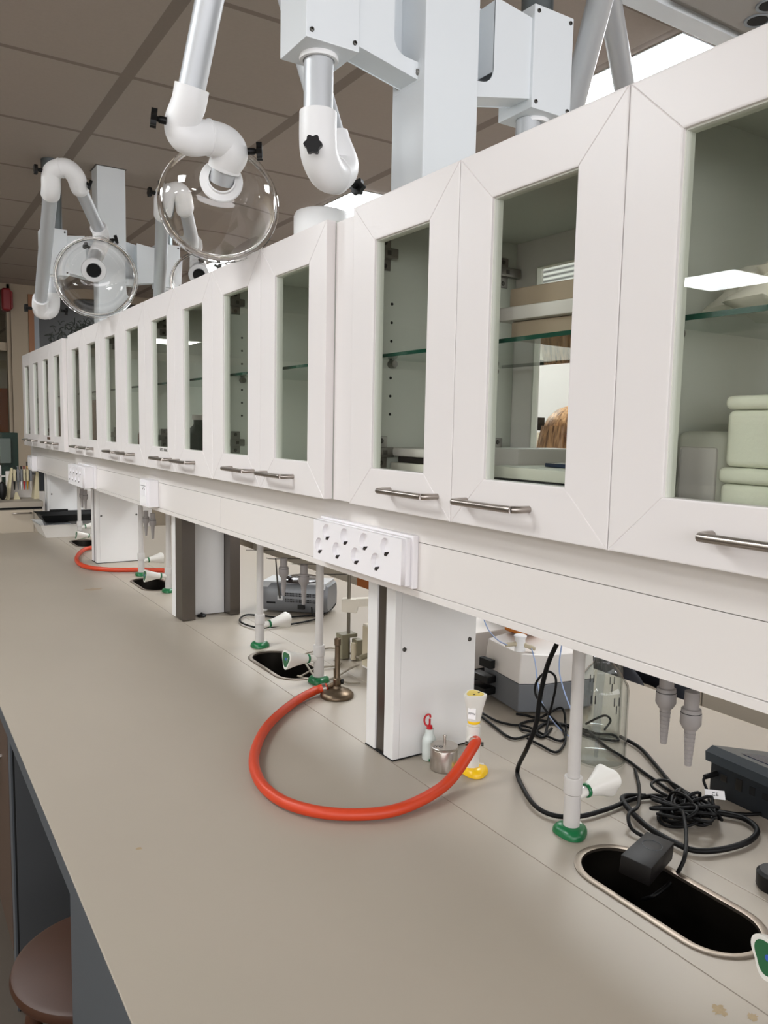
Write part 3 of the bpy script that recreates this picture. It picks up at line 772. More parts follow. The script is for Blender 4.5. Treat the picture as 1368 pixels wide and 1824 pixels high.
# ================================================================== glass-fronted wall cabinets
DX, ZB, ZT = 0.7043, 1.217, 1.733
CD = 0.3817                       # depth of the cabinets, glass doors on both sides
HD = ZT - ZB
ST, RL = 0.0718, 0.0675
def door(parent, y0, side, hy):
    """side -1: front (x=0), +1: rear; y0 = low edge; hy = (root, root)"""
    y1 = y0 + 0.3
    a, b, c, dd = y0 + 0.0006, y1 - 0.0006, 0.001, HD - 0.001
    g = 0.0002
    if side < 0: xo, xi = 0.0, 0.0185
    else: xo, xi = CD, CD - 0.0185
    xm = xo + (xi - xo) * 0.45
    fr = MB()
    polys = [[(a, c), (b, c), (b - ST, c + RL), (a + ST, c + RL)],
             [(a, dd), (b, dd), (b - ST, dd - RL), (a + ST, dd - RL)],
             [(a, c), (a + ST, c + RL), (a + ST, dd - RL), (a, dd)],
             [(b, c), (b - ST, c + RL), (b - ST, dd - RL), (b, dd)]]
    lo, hi = min(xo, xi), max(xo, xi)
    for p in polys: fr.prism(p, lo, hi, 'X')
    big, small = [], []
    def on(vv, rect):
        (ay, by, az, bz) = rect
        return [k_ for k_, ok in enumerate((all(abs(v.co.y - ay) < 1e-5 for v in vv), all(abs(v.co.y - by) < 1e-5 for v in vv), all(abs(v.co.z - az) < 1e-5 for v in vv), all(abs(v.co.z - bz) < 1e-5 for v in vv))) if ok]
    for e in fr.bm.edges:
        if all(abs(v.co.x - xo) < 1e-6 for v in e.verts):
            if on(e.verts, (a, b, c, dd)) or on(e.verts, (a + ST, b - ST, c + RL, dd - RL)): big.append(e)
            else: small.append(e)
    bmesh.ops.bevel(fr.bm, geom=small, offset=0.0009, segments=1, profile=0.5, affect='EDGES')
    big = []
    for e in fr.bm.edges:
        if all(abs(v.co.x - xo) < 1e-6 for v in e.verts) and (on(e.verts, (a, b, c, dd)) or on(e.verts, (a + ST, b - ST, c + RL, dd - RL))): big.append(e)
    bmesh.ops.bevel(fr.bm, geom=big, offset=0.0028, segments=3, profile=0.5, affect='EDGES')
    fr.bev = True
    d_ = fr.build('door', 'laminate', parent, 32)
    gl = MB(); gx = xo + (xi - xo) * 0.47
    gl.box(min(gx, gx + 0.003), max(gx, gx + 0.003), a + ST - 0.006, b - ST + 0.006, c + RL - 0.006, dd - RL + 0.006)
    gl.build('glass_pane', 'pane_glass', d_)
    ed = MB()
    q = 0.0035
    x0_, x1_ = sorted((xo + (xi - xo) * 0.25, xi))
    ed.box(x0_, x1_, a + ST - 0.001, a + ST + q * .5, c + RL, dd - RL)
    ed.box(x0_, x1_, b - ST - q * .5, b - ST + 0.001, c + RL, dd - RL)
    ed.box(x0_, x1_, a + ST, b - ST, dd - RL - q * .5, dd - RL + 0.001)
    ed.build('glazing_bead', 'reveal', d_)
    s = -1 if side < 0 else 1
    hx = xo + s * 0.028
    zz = 0.0355
    lo, hi = hy
    pts = [(xo, lo, zz), (xo + s * 0.016, lo + 0.001, zz), (hx - s * 0.003, lo + 0.006, zz), (hx, lo + 0.016, zz)]
    pts += [(hx, hi - 0.016, zz), (hx - s * 0.003, hi - 0.006, zz), (xo + s * 0.016, hi - 0.001, zz), (xo, hi, zz)]
    MB().tube(catmull(pts, 5), 0.0048, 14).build('handle', 'handle_steel', d_, 60)
    return d_
def hinge(parent, y, z, side, near):
    # cup hinge: plate on the side panel and arm to the door
    yy = y
    s = 1 if near else -1          # direction into the cabinet from the side panel
    if side < 0: xa, sg = 0.055, -1
    else: xa, sg = CD - 0.055, 1
    m = MB()
    m.box(xa - 0.012, xa + 0.012, min(yy, yy + s * 0.003), max(yy, yy + s * 0.003), z - 0.028, z + 0.028, 0.001)
    x0_, x1_ = sorted((xa + 0.02 * -sg, xa + sg * 0.034))
    m.box(x0_, x1_, min(yy + s * 0.003, yy + s * 0.016), max(yy + s * 0.003, yy + s * 0.016), z - 0.009, z + 0.009, 0.002)
    h = m.build('hinge', 'hinge_metal', parent)
    k = MB()
    for dz in (-0.02, 0.02):
        k.lathe([(0.0, 0.0045), (0.0035, 0.0045), (0.0045, 0.003)], (xa, yy, z + dz), (0, s, 0), 12)
    k.box(xa - 0.004, xa + 0.004, min(yy + s * 0.016, yy + s * 0.0168), max(yy + s * 0.016, yy + s * 0.0168), z - 0.004, z + 0.004)
    k.build('hinge_screws', 'screw', h)

def make_unit():
    t = thing('wall_cabinet', 'proto', 'cabinet', (0, 0, 0))
    c = MB()
    x0, x1 = 0.0192, CD - 0.0192
    c.box(x0, x1, 0.0005, 0.016, 0, HD, 0.0006).box(x0, x1, 0.584, 0.5995, 0, HD, 0.0006)
    c.box(x0, x1, 0.016, 0.584, 0, 0.016).box(x0, x1, 0.016, 0.584, HD - 0.016, HD)
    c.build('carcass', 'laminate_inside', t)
    h = MB()
    for yy, s in ((0.016, 1), (0.584, -1)):
        for x in (0.073, CD - 0.073):
            for k in range(7):
                h.lathe([(0.0, 0.0006), (0.0026, 0.0006), (0.0026, 0)], (x, yy, 0.162 + 0.0325 * k), (0, s, 0), 12)
    h.build('shelf_pin_holes', 'black_gap', t)
    sh = MB()
    sh.box(0.036, CD - 0.05, 0.0175, 0.5825, 0.2585, 0.2645)
    shelf = sh.build('glass_shelf', 'shelf_glass', t)
    MB().box(0.0345, 0.0358, 0.0175, 0.5825, 0.2585, 0.2645).build('shelf_edge', 'glass_edge', shelf)
    MB().box(CD - 0.0498, CD - 0.0485, 0.0175, 0.5825, 0.2585, 0.2645).build('shelf_edge', 'glass_edge', shelf)
    for yy, s in ((0.016, 1), (0.584, -1)):
        for x in (0.073, CD - 0.073):
            MB().lathe([(0.0, 0.014), (0.006, 0.014), (0.0075, 0.010), (0.0065, 0.004), (0.0075, 0)], (x, yy, 0.2510), (0, s, 0), 16).build('shelf_support', 'hinge_metal', t)
    door(t, 0.3, -1, (0.334, 0.465)); door(t, 0.0, -1, (0.133, 0.264))
    door(t, 0.3, 1, (0.334, 0.465)); door(t, 0.0, 1, (0.133, 0.264))
    for z in (0.094, 0.441):
        for side in (-1, 1):
            hinge(t, 0.584, z, side, False); hinge(t, 0.016, z, side, True)
    return t
unit0 = make_unit()
UNITS = [0.0236, 0.6236, 1.32, 1.92, 2.52, 3.12, 3.847, 4.447]
ULAB = ['nearest white glass-door wall cabinet, holding foam boxes and crumpled paper, cut by the right edge',
        'white glass-door wall cabinet holding grey trays on its shelf, directly above the nearest column',
        'white glass-door wall cabinet with an almost empty shelf, first left of the recessed gap',
        'white glass-door wall cabinet with small lettering under its right window',
        'white glass-door wall cabinet, third of the middle block counting leftwards from the recessed gap',
        'white glass-door wall cabinet at the far end of the middle block',
        'nearer white glass-door wall cabinet of the farthest block',
        'farthest white glass-door wall cabinet, next to the white pier']
units = []
for i, y in enumerate(UNITS):
    u = unit0 if i == 0 else copy_tree(unit0)
    u.location = (DX, y, ZB); u['label'] = ULAB[i]; u['group'] = 'glass-door wall cabinets over the bench'
    units.append(u)
bpy.context.view_layer.update()
for (a_, b_, lb) in ((1.2242, 1.3195, 'plain white filler panel closing the recess between the near cabinets'), (3.7205, 3.8465, 'narrow white filler panel closing the far gap between cabinet blocks')):
    tag(MB().box(DX + 0.0195, DX + 0.0345, a_, b_, ZB, ZT - 0.004, 0.001).build('filler_panel', 'laminate'), lb, 'panel')
text('door_lettering', 'HETA VAAE', 0.014, (-0.0004, 0.408, 0.0605), (0, -1, 0), (0, 0, 1), 'ink_soft', None)
lt = bpy.data.objects['door_lettering']
lt.parent = units[3]
lt = MB().box(-0.0008, -0.0002, 0.35, 0.43, 0.050, 0.063).build('door_label', 'brown_box', None, 0)
lt.parent = units[6]

# ------------------------------------------------ what the cabinets hold
def rbox(name, m, x0, x1, y0, y1, z0, z1, label, cat, bevel=0.004, rotz=0, group=None, seg=2):
    return tag(MB().box(x0, x1, y0, y1, z0, z1, bevel, seg, rotz).build(name, m), label, cat, group)
fl = ZB + 0.0163           # cabinet floor
sf = ZB + 0.2648           # top of the glass shelf
# nearest cabinet
def foam_box(x0, x1, y0, y1, z0, h, label):
    t = thing('foam_box', label, 'box', ((x0 + x1) / 2, (y0 + y1) / 2, z0))
    MB().box(x0, x1, y0, y1, z0, z0 + h * 0.8, 0.007, 3).build('body', 'foam', t)
    MB().box(x0 - 0.002, x1 + 0.002, y0 - 0.002, y1 + 0.002, z0 + h * 0.805, z0 + h, 0.006, 3).build('lid', 'foam', t)
    return t
foam_box(0.757, 0.95, 0.23, 0.521, fl, 0.086, 'lower pale foam box with lid at the bottom of the nearest cabinet')
foam_box(0.757, 0.945, 0.23, 0.517, fl + 0.0865, 0.075, 'upper pale foam box stacked on another in the nearest cabinet')
t = thing('plastic_tub', 'translucent white rectangular tub standing on edge at the back of the nearest cabinet', 'tub', (0.86, 0.57, fl))
MB().box(0.787, 0.93, 0.535, 0.604, fl, fl + 0.124, 0.012, 4).build('body', 'tub', t)
MB().box(0.7845, 0.79, 0.545, 0.594, fl + 0.012, fl + 0.106, 0.004).build('rim', 'instr_white', t)
mb = MB()
bmesh.ops.create_icosphere(mb.bm, subdivisions=4, radius=1.0)
from mathutils import noise as mn
for vtx in mb.bm.verts:
    n_ = vtx.co.normalized()
    k = 1 + 0.42 * (mn.noise(n_ * 2.1) ) + 0.2 * abs(mn.noise(n_ * 5.0)) + 0.08 * mn.noise(n_ * 11)
    vtx.co = Vector((0.84 + n_.x * 0.06 * k, 0.475 + n_.y * 0.10 * k, max(sf + 0.0005, sf + 0.028 + n_.z * 0.036 * k)))
tag(mb.build('crumpled_paper', 'paper', None, 50), 'crumpled cream paper on the glass shelf of the nearest cabinet', 'paper')
# second cabinet
rbox('foam_slab', 'instr_white', 0.775, 0.95, 1.085, 1.202, fl + 0.071, fl + 0.087, 'white foam slab lying over the cream box at the bottom of the second cabinet', 'slab', 0.005)
t = thing('storage_box', 'cream cardboard box at the bottom of the second cabinet behind the left door', 'box', (0.86, 1.14, fl))
MB().box(0.775, 0.94, 1.085, 1.20, fl, fl + 0.060, 0.002).build('body', 'paper', t)
MB().box(0.785, 0.93, 1.095, 1.19, fl + 0.06, fl + 0.0705, 0.002).build('insert', 'contact', t)
t = thing('tray', 'lower brown paper-wrapped pack on the glass shelf of the second cabinet', 'tray', (0.9, 0.8, sf))
MB().box(0.775, 0.96, 0.70, 0.885, sf, sf + 0.026, 0.003, 2, 0.12).build('wrap', 'cardboard', t)
t = thing('tray', 'pale grey tray stacked between two brown packs on the shelf of the second cabinet', 'tray', (0.9, 0.8, sf + 0.0265))
MB().box(0.765, 0.985, 0.68, 0.905, sf + 0.0265, sf + 0.046, 0.003, 2, 0.12).build('body', 'instr_white', t)
t = thing('tray', 'upper brown paper-wrapped pack on top of the grey tray in the second cabinet', 'tray', (0.9, 0.8, sf + 0.0465))
MB().box(0.775, 0.97, 0.69, 0.89, sf + 0.0465, sf + 0.073, 0.003, 2, 0.1).build('wrap', 'cardboard', t)
t = thing('tray', 'shallow glass tray at the bottom of the second cabinet behind the right door', 'tray', (0.85, 0.8, fl))
MB().box(0.745, 0.95, 0.66, 0.883, fl, fl + 0.052, 0.002).build('base', 'device_black', t)
MB().box(0.745, 0.95, 0.66, 0.885, fl + 0.0525, fl + 0.070, 0.003).build('body', 'tub', t)
rbox('notebook', 'device_blue', 0.79, 0.95, 0.67, 0.82, fl + 0.0705, fl + 0.076, 'thin dark blue folder lying on the glass tray in the second cabinet', 'folder', 0.001)
rbox('small_box', 'instr_white', 0.80, 0.93, 0.888, 0.947, fl, fl + 0.094, 'small pale box standing between the two doors at the bottom of the second cabinet', 'box', 0.002)
# third cabinet: thin plastic bags on the floor and shelf
def bag(cx, cy, z, sx, sy, sz, label, sd):
    mb = MB(); bmesh.ops.create_icosphere(mb.bm, subdivisions=4, radius=1.0)
    for vtx in mb.bm.verts:
        n_ = vtx.co.normalized(); q = n_ + Vector((sd, 0, 0))
        k = 1 + 0.35 * mn.noise(q * 2.5) + 0.12 * mn.noise(q * 8)
        vtx.co = Vector((cx + n_.x * sx * k, cy + n_.y * sy * k, max(z, z + sz * 0.8 + n_.z * sz * k)))
    tag(mb.build('plastic_bag', 'plastic_bag', None, 60), label, 'bag')
bag(0.84, 1.46, fl, 0.07, 0.09, 0.045, 'crumpled clear plastic bag at the bottom of the third cabinet', 3)
bag(0.86, 1.46, sf, 0.07, 0.09, 0.05, 'crumpled clear plastic bag on the glass shelf of the third cabinet', 9)
# fourth cabinet
rbox('cardboard_box', 'brown_box', 0.78, 1.02, 1.97, 2.16, fl, fl + 0.10, 'brown cardboard box in the fourth cabinet, above the tiny lettering', 'box', 0.002)
rbox('paper_pack', 'label_white', 0.745, 0.776, 2.0, 2.12, fl, fl + 0.02, 'small white pack in front of the brown box in the fourth cabinet', 'box', 0.002)
def dark_bottle(x, y, z, h, r, m, label):
    t = thing('reagent_bottle', label, 'bottle', (x, y, z))
    MB().lathe([(0, 0), (r * 0.95, 0), (r, 0.003), (r, h * 0.62), (r * 0.85, h * 0.7), (r * 0.4, h * 0.8), (r * 0.38, h * 0.9), (0, h * 0.9)], (x, y, z), (0, 0, 1), 20).build('body', m, t)
    MB().lathe([(0, h * 0.9), (r * 0.5, h * 0.9), (r * 0.5, h), (0, h)], (x, y, z), (0, 0, 1), 20).build('cap', 'instr_white', t)
dark_bottle(0.80, 2.30, fl, 0.15, 0.035, 'dark_green', 'dark green bottle behind the left door of the fourth cabinet')
dark_bottle(0.80, 2.62, fl, 0.10, 0.03, 'brown_box', 'small brown bottle behind the right door of the fifth cabinet')
dark_bottle(0.82, 2.92, fl, 0.13, 0.03, 'brown_box', 'taller brown bottle behind the left door of the fifth cabinet')
rbox('cardboard_box', 'brown_box', 0.78, 1.02, 3.30, 3.68, fl, fl + 0.22, 'tall brown box filling the last cabinet of the middle block', 'box', 0.002)
rbox('cardboard_box', 'brown_box', 0.78, 1.02, 3.90, 4.40, fl, fl + 0.20, 'brown box in the nearer cabinet of the farthest block', 'box', 0.002)
rbox('cardboard_box', 'brown_box', 0.78, 1.02, 4.50, 5.0, fl, fl + 0.2, 'brown box in the farthest cabinet', 'box', 0.002)
# on top of the cabinets
mb = MB().lathe([(0.0, 0.0), (0.058, 0.0), (0.060, 0.004), (0.060, 0.058), (0.056, 0.066), (0.046, 0.070), (0.0, 0.071)], (0.80, 1.52, ZT), (0, 0, 1), 48)
tag(mb.build('plastic_tub', 'joint_white'), 'round white tub standing upside down on top of the third cabinet', 'tub')
random.seed(3)
mb = MB()
for k in range(260):
    x = random.uniform(0.78, 0.95); y = random.uniform(3.9, 4.75); z = ZT + 0.001 + random.random() ** 1.1 * 0.13 * (0.6 + 0.4 * math.sin((y - 3.9) * 3.6))
    d_ = Vector((random.uniform(-1, 1), random.uniform(-1, 1), random.uniform(-.6, .9))).normalized() * random.uniform(0.02, 0.05)
    p0 = Vector((x, y, z)); mb.tube([p0, p0 + d_ * .5 + Vector((0, 0, .006)), p0 + d_], 0.0025, 5)
tag(mb.build('dried_plant', 'plant', None, 0), 'heap of dark tangled dry twigs on top of the farthest cabinets', 'plant', kind='stuff')
# ================================================================== ceiling posts and extraction arms
def V3(*a): return Vector(a)
def ceiling_fixture(yf, label, right_dark=True):
    """square white post with a bracket each side carrying an arm box; yf = face towards the camera"""
    t = thing('ceiling_post', label, 'post', (0.895, yf + 0.05, ZT))
    MB().box(0.834, 0.955, yf, yf + 0.105, ZT, CEIL, 0.003).build('post', 'aluminium_white', t)
    MB().box(0.829, 0.96, yf - 0.005, yf + 0.11, CEIL - 0.003, CEIL - 0.0002).build('ceiling_collar', 'ink_soft', t)
    for s in (-1, 1):
        xc = 0.895
        xin, xbox = xc + s * 0.0605, xc + s * 0.205
        # bracket plate, XZ outline with a rounded cut-out beside the post
        zb, zt = 1.982, 2.16
        cut = []
        R = 0.03
        cx0 = xin + s * 0.050
        pts = [(xin - s * 0.03, zb - (0.012 if s < 0 else 0.004)), (xin + s * 0.01, zb - 0.006), (xbox + s * 0.004, zb + 0.022), (xbox + s * 0.004, zt - 0.008), (xin + s * 0.052, zt + 0.005)]
        arc = []
        for k in range(9):
            a_ = k * PI / 16
            arc.append((xin + s * (0.052 - 0.0 * k), zt - 0.02 - k * 0.012))
        for k in range(7):
            a_ = k * PI / 12
            arc.append((xin + s * (0.022 + 0.030 * math.cos(a_)), zb + 0.052 - 0.028 * math.sin(a_)))
        arc.append((xin - s * 0.0, zb + 0.022)); arc.append((xin - s * 0.03, zb + 0.022))
        poly = pts + arc
        y0, y1 = yf + 0.022, yf + 0.078
        m = MB()
        # two side plates, a floor and an outer web make a channel
        m.prism(poly, y0 - 0.001, y0 + 0.0015, 'Y').hull([(x_, y_, z_) for x_, z_ in (pts[0], pts[1], pts[2], pts[3], (xin, zt + 0.02)) for y_ in (y1 - 0.0015, y1)])
        m.hull([(x, y, z) for (x, z) in ((pts[0]), (pts[1])) for y in (y0, y1) for z in (z, z + 0.0015)])
        m.hull([(x, y, z) for (x, z) in ((pts[1]), (pts[2])) for y in (y0, y1) for z in (z, z + 0.0015)])
        xa, xb = sorted((xin + s * 0.052, xin + s * 0.0535))
        m.box(xa, xb, y0, y1, zb + 0.05, zt)
        br = m.build('bracket', 'aluminium_white', t, 30)
        xa, xb = sorted((xin - s * 0.0015, xin + s * 0.0008))
        tb = MB().box(xa, xb, yf + 0.008, yf + 0.098, zb - 0.012, zb + 0.026, 0.0008).build('bracket_tab', 'aluminium_white', t)
        for yy, zz in ((yf + 0.022, zb + 0.005), (yf + 0.085, zb + 0.002)):
            MB().lathe([(0.0, 0.002), (0.0018, 0.002), (0.002, 0.0045), (0.0055, 0.0035), (0.006, 0)], (xin + s * 0.0008, yy, zz), (s, 0, 0), 18).build('bolt', 'bolt', tb)
        # arm box
        x0, x1 = (0.608, 0.709) if s < 0 else (1.10, 1.205)
        z0, z1 = 1.985, 2.178
        bx = MB().box(x0, x1, yf + 0.014, yf + 0.115, z0, z1, 0.0025).build('arm_box', 'aluminium_white', t)
        for ax in (x0 + 0.010, x1 - 0.010):
            for az in (z0 + 0.013, z1 - 0.012):
                MB().lathe([(0.0, 0.0012), (0.0012, 0.0012), (0.0014, 0.003), (0.0036, 0.0025), (0.004, 0)], (ax, yf + 0.014, az), (0, -1, 0), 14).build('box_screw', 'screw', bx)
        cx, cy = (x0 + x1) / 2, yf + 0.066
        MB().lathe([(0.027, 0), (0.033, 0), (0.034, 0.004), (0.033, 0.008), (0.027, 0.008)], (cx, cy, z0), (0, 0, -1), 32, True).build('collar', 'joint_white', bx)
        MB().tube([(cx, cy, z1), (cx, cy, CEIL - 0.001)], 0.032 if s > 0 else 0.04, 28).build('duct', 'galvanised', t)
    return t
ceiling_fixture(1.205, 'near square white ceiling post with brackets and arm boxes on both sides')
ceiling_fixture(3.685, 'far square white ceiling post with brackets, behind the left hood')

def elbow(name, P, r, parent, seams=(), m='joint_white'):
    """plastic bend along P with a thin raised ring at each seam (index into the smoothed path)"""
    pts = catmull(P, 6)
    o = MB().tube(pts, r, 28).build(name, m, parent, 50)
    for s in seams:
        i = min(max(int(s * (len(pts) - 1)), 1), len(pts) - 2)
        d_ = (pts[i + 1] - pts[i - 1]).normalized()
        c = pts[i] - d_ * 0.002
        MB().lathe([(r * 0.9, 0), (r + 0.0018, 0), (r + 0.0022, 0.002), (r + 0.0018, 0.004), (r * 0.9, 0.004)], c, d_, 32, True).build('seam_ring', m, o)
    return o
def knob(c, d, parent, s=1.0):
    s = s * 1.25
    """black star-grip screw pointing along d"""
    c = Vector(c); d = Vector(d).normalized()
    k = MB()
    k.lathe([(0.0, 0), (0.0055 * s, 0), (0.0055 * s, 0.010 * s), (0.004 * s, 0.012 * s), (0.004 * s, 0.017 * s)], c, d, 16)
    u, w = frame_for(d)
    n = 30
    lo = []; hi = []
    for i in range(n):
        a_ = 2 * PI * i / n
        rr = 0.0125 * s * (1 + 0.14 * math.cos(6 * a_))
        p = c + (u * math.cos(a_) + w * math.sin(a_)) * rr
        lo.append(k.bm.verts.new(p + d * 0.014 * s)); hi.append(k.bm.verts.new(p + d * 0.023 * s))
    k.bm.faces.new(lo); k.bm.faces.new(hi)
    for i in range(n): k.bm.faces.new((lo[i], lo[(i + 1) % n], hi[(i + 1) % n], hi[i]))
    return k.build('clamp_knob', 'black_plastic', parent, 40)
def hood(fl_, rim, R, parent, depth, r_tube=0.025):
    """clear dome: neck at fl_, open rim at rim"""
    F, Q = Vector(fl_), Vector(rim)
    ax = (Q - F).normalized(); L = depth
    prof = []
    r0 = 0.026
    N = 16
    outer = []
    for i in range(N + 1):
        t_ = i / N
        outer.append((r0 + (R - r0) * math.sin(t_ * PI / 2) ** 0.9, L * (1 - math.cos(t_ * PI / 2))))
    outer += [(R + 0.002, L + 0.006), (R + 0.006, L + 0.010), (R + 0.009, L + 0.009)]
    th = 0.003
    inner = [(max(r - th * 0.6, 0.001), h + th) for r, h in outer[:-3]]
    inner += [(R - 0.001, L + 0.010), (R + 0.006, L + 0.0135), (R + 0.011, L + 0.012)]
    prof = outer + list(reversed(inner))
    g = MB().lathe(prof, F, ax, 72, True).build('hood_dome', 'clear_plastic', parent, 40)
    MB().lathe([(r_tube + 0.001, -0.012), (r_tube + 0.004, -0.012), (r_tube + 0.004, -0.003), (0.042, -0.002), (0.044, 0.001), (0.042, 0.006), (r_tube + 0.001, 0.008)], F, ax, 40, True).build('hood_flange', 'joint_white', parent)
    return ax
def arm(A, label, tr=0.0255, er=0.0315, box=(0.65, 1.271)):
    t = thing('extraction_arm', label, 'extraction arm', (box[0], box[1], 1.977))
    return t

# --- near left arm
P = ARM['NL']
t = arm(P, 'nearest fume extraction arm, its large clear dome hanging over the middle cabinets')
bx_, by_ = 0.6585, 1.271
kA = V3(bx_, by_, 1.822); kB = V3(0.733, 1.322, 1.822)
top = V3(0.590, 1.375, 2.30)
MB().tube([(bx_, by_, 1.984), (bx_, by_, 1.865)], 0.0255, 32).build('tube', 'tube_alu', t)
dB = (top - kB).normalized()
elbow('knee_joint', [(bx_, by_, 1.893), (bx_, by_, 1.85), (bx_ + 0.006, by_ + 0.005, 1.824), (bx_ + 0.030, by_ + 0.022, 1.806), kB - V3(0.016, 0.010, 0.010), kB + V3(0.002, 0.003, 0.012), kB + dB * 0.05, kB + dB * 0.065], 0.0325, t, (0.55,))
MB().tube([kB + dB * 0.045, top - dB * 0.03], 0.0255, 32).build('tube', 'tube_alu', t)
a_dir = (V3(*P['c0']) - top).normalized()
top2 = V3(0.553, 1.400, 2.285)
a_dir = (V3(*P['c0']) - top2).normalized()
elbow('top_joint', [top - dB * 0.06, top, top + V3(-0.004, 0.004, 0.035), (top + top2) / 2 + V3(0, 0, 0.055), top2 + V3(-0.004, 0.004, 0.035), top2, top2 + a_dir * 0.05], 0.0315, t, (0.5,))
c0 = V3(*P['c0'])
d0 = (c0 - top2).normalized()
MB().tube([top2 + d0 * 0.03, c0 + d0 * 0.01], 0.0255, 32).build('tube', 'tube_alu', t)
c1, c2, c3, c4, FLg = [V3(*P[k]) for k in ('c1', 'c2', 'c3', 'c4', 'fl')]
elbow('wrist_joint', [c0 - d0 * 0.03, c0, c1 - V3(0.0, 0, -0.012), c1 + V3(0.014, 0, -0.008), c2, c3 - V3(0.012, 0, 0), c3 + V3(0.002, 0.004, -0.016), c4, c4 + (c4 - c3) * 0.3], 0.0325, t, (0.5,))
rim_c = V3(*P['rim'])
MB().tube([c4 - (FLg - c4) * 0.2, FLg + (FLg - c4) * 0.1], 0.0245, 32).build('tube', 'tube_alu', t)
hood(FLg, rim_c, 0.121, t, (rim_c - FLg).length * 0.92)
knob(c1 + V3(-0.031, -0.006, 0.012), (-1, 0.25, 0.1), t); knob(c3 + V3(0.030, -0.012, -0.010), (1, -0.5, 0.05), t)
knob(kA + V3(-0.02, -0.026, -0.0), (-0.6, -0.9, 0.0), t, 0.9); knob(kB + V3(0.03, 0.012, -0.012), (1, 0.5, -0.1), t, 0.9)
# printed code on the slanting tube
q = kB + dB * 0.115
side = V3(0.55, -0.84, 0.0); side = (side - dB * side.dot(dB)).normalized()
nrm = dB.cross(side); nrm = nrm if nrm.dot(V3(-0.5, -0.8, 0)) > 0 else -nrm
xd = dB
yd = (-side)
zd = xd.cross(yd)
vdir = (V3(0, 0, 1.3525) - q); vdir = (vdir - dB * vdir.dot(dB)).normalized()
for da, body, sz, ofs in ((0.35, '50-51/-', 0.016, 0.0), (0.95, '50001000', 0.009, 0.0)):
    rr = (vdir * math.cos(da) + dB.cross(vdir) * -math.sin(da)).normalized()
    yy = rr.cross(dB)
    text('tube_lettering', body, sz, q + rr * 0.0258, dB, yy, 'ink', t, 0.0002)

# --- far left arm
P = ARM['FL']
t = thing('extraction_arm', 'far left fume extraction arm with an upright tube and small clear hood', 'extraction arm', (0.65, 3.751, 1.977))
bx_, by_ = 0.65, 3.751
e0, e1, e2, e3, e4 = [V3(*P[k]) for k in ('e0', 'e1', 'e2', 'e3', 'e4')]
kA = V3(0.600, 3.752, 1.838)
MB().tube([(bx_, by_, 1.984), (bx_, by_, 1.87)], 0.0255, 28).build('tube', 'tube_alu', t)
u1 = (e0 - kA).normalized()
elbow('knee_joint', [(bx_, by_, 1.91), (bx_, by_, 1.87), (bx_ - 0.004, by_, 1.845), (bx_ - 0.02, by_, 1.832), kA + V3(0.006, 0, -0.006), kA + u1 * 0.03, kA + u1 * 0.075], 0.033, t, (0.5,))
MB().tube([kA + u1 * 0.05, e0], 0.0255, 28).build('tube', 'tube_alu', t)
u3 = (V3(*P['c0']) - e4).normalized()
elbow('top_joint', [e0 - u1 * 0.035, e0, e1, e2, e3, e4, e4 + u3 * 0.01], 0.033, t, (0.45,))
MB().tube([e4 - u3 * 0.0, V3(*P['c0'])], 0.0235, 28).build('tube', 'tube_alu', t)
c0, c1, c2, FLg, rim_c = [V3(*P[k]) for k in ('c0', 'c1', 'c2', 'fl', 'rim')]
elbow('wrist_joint', [c0 - u3 * 0.01, c0 + u3 * 0.02, c1, c1 + V3(-0.012, -0.03, -0.02), c2], 0.0315, t, (0.5,))
MB().tube([c2 + V3(0.0, 0.01, 0.005), FLg + (rim_c - FLg) * 0.05], 0.0245, 28, caps=False).build('tube', 'tube_alu', t)
hood(FLg, rim_c, 0.129, t, (rim_c - FLg).length * 0.85)
MB().lathe([(0.0, 0.0), (0.0243, 0.0)], FLg + (rim_c - FLg) * 0.04, (rim_c - FLg), 28).build('duct_opening', 'black_gap', t)
knob(e1 + V3(-0.032, 0, 0.0), (-1, 0, 0), t); knob(e3 + V3(0.03, 0, -0.02), (1, -0.2, -0.3), t)
knob(kA + V3(-0.033, -0.01, 0.0), (-1, -0.1, 0), t); knob(V3(bx_ + 0.033, by_ - 0.01, 1.84), (1, -0.1, -0.1), t)
knob(c1 + V3(0.03, -0.01, 0.01), (1, -0.2, 0.25), t); knob(c2 + V3(-0.03, -0.02, 0.02), (-1, -0.3, 0.3), t, 0.8)

# --- far right arm
P = ARM['FR']
t = thing('extraction_arm', 'fume extraction arm right of the far post, hood half hidden behind the cabinets', 'extraction arm', (1.14, 3.751, 1.977))
bx_, by_ = 1.14, 3.751
e0, e1, e2, e3, e4 = [V3(*P[k]) for k in ('e0', 'e1', 'e2', 'e3', 'e4')]
MB().tube([(bx_, by_, 1.984), (bx_, by_, 1.87)], 0.0255, 28).build('tube', 'tube_alu', t)
kA = V3(1.10, 3.70, 1.85)
u1 = (e0 - kA).normalized()
elbow('knee_joint', [(bx_, by_, 1.91), (bx_, by_, 1.87), (bx_ - 0.004, by_ - 0.01, 1.845), (bx_ - 0.02, by_ - 0.03, 1.84), kA, kA + u1 * 0.03, kA + u1 * 0.075], 0.033, t, (0.5,))
MB().tube([kA + u1 * 0.05, e0], 0.0255, 28).build('tube', 'tube_alu', t)
u3 = (V3(*P['c0']) - e4).normalized()
elbow('top_joint', [e0 - u1 * 0.035, e0, e1, e2, e3, e4, e4 + u3 * 0.01], 0.033, t, (0.45,))
MB().tube([e4, V3(*P['c0'])], 0.024, 28).build('tube', 'tube_alu', t)
c0, c1, c2, FLg, rim_c = [V3(*P[k]) for k in ('c0', 'c1', 'c2', 'fl', 'rim')]
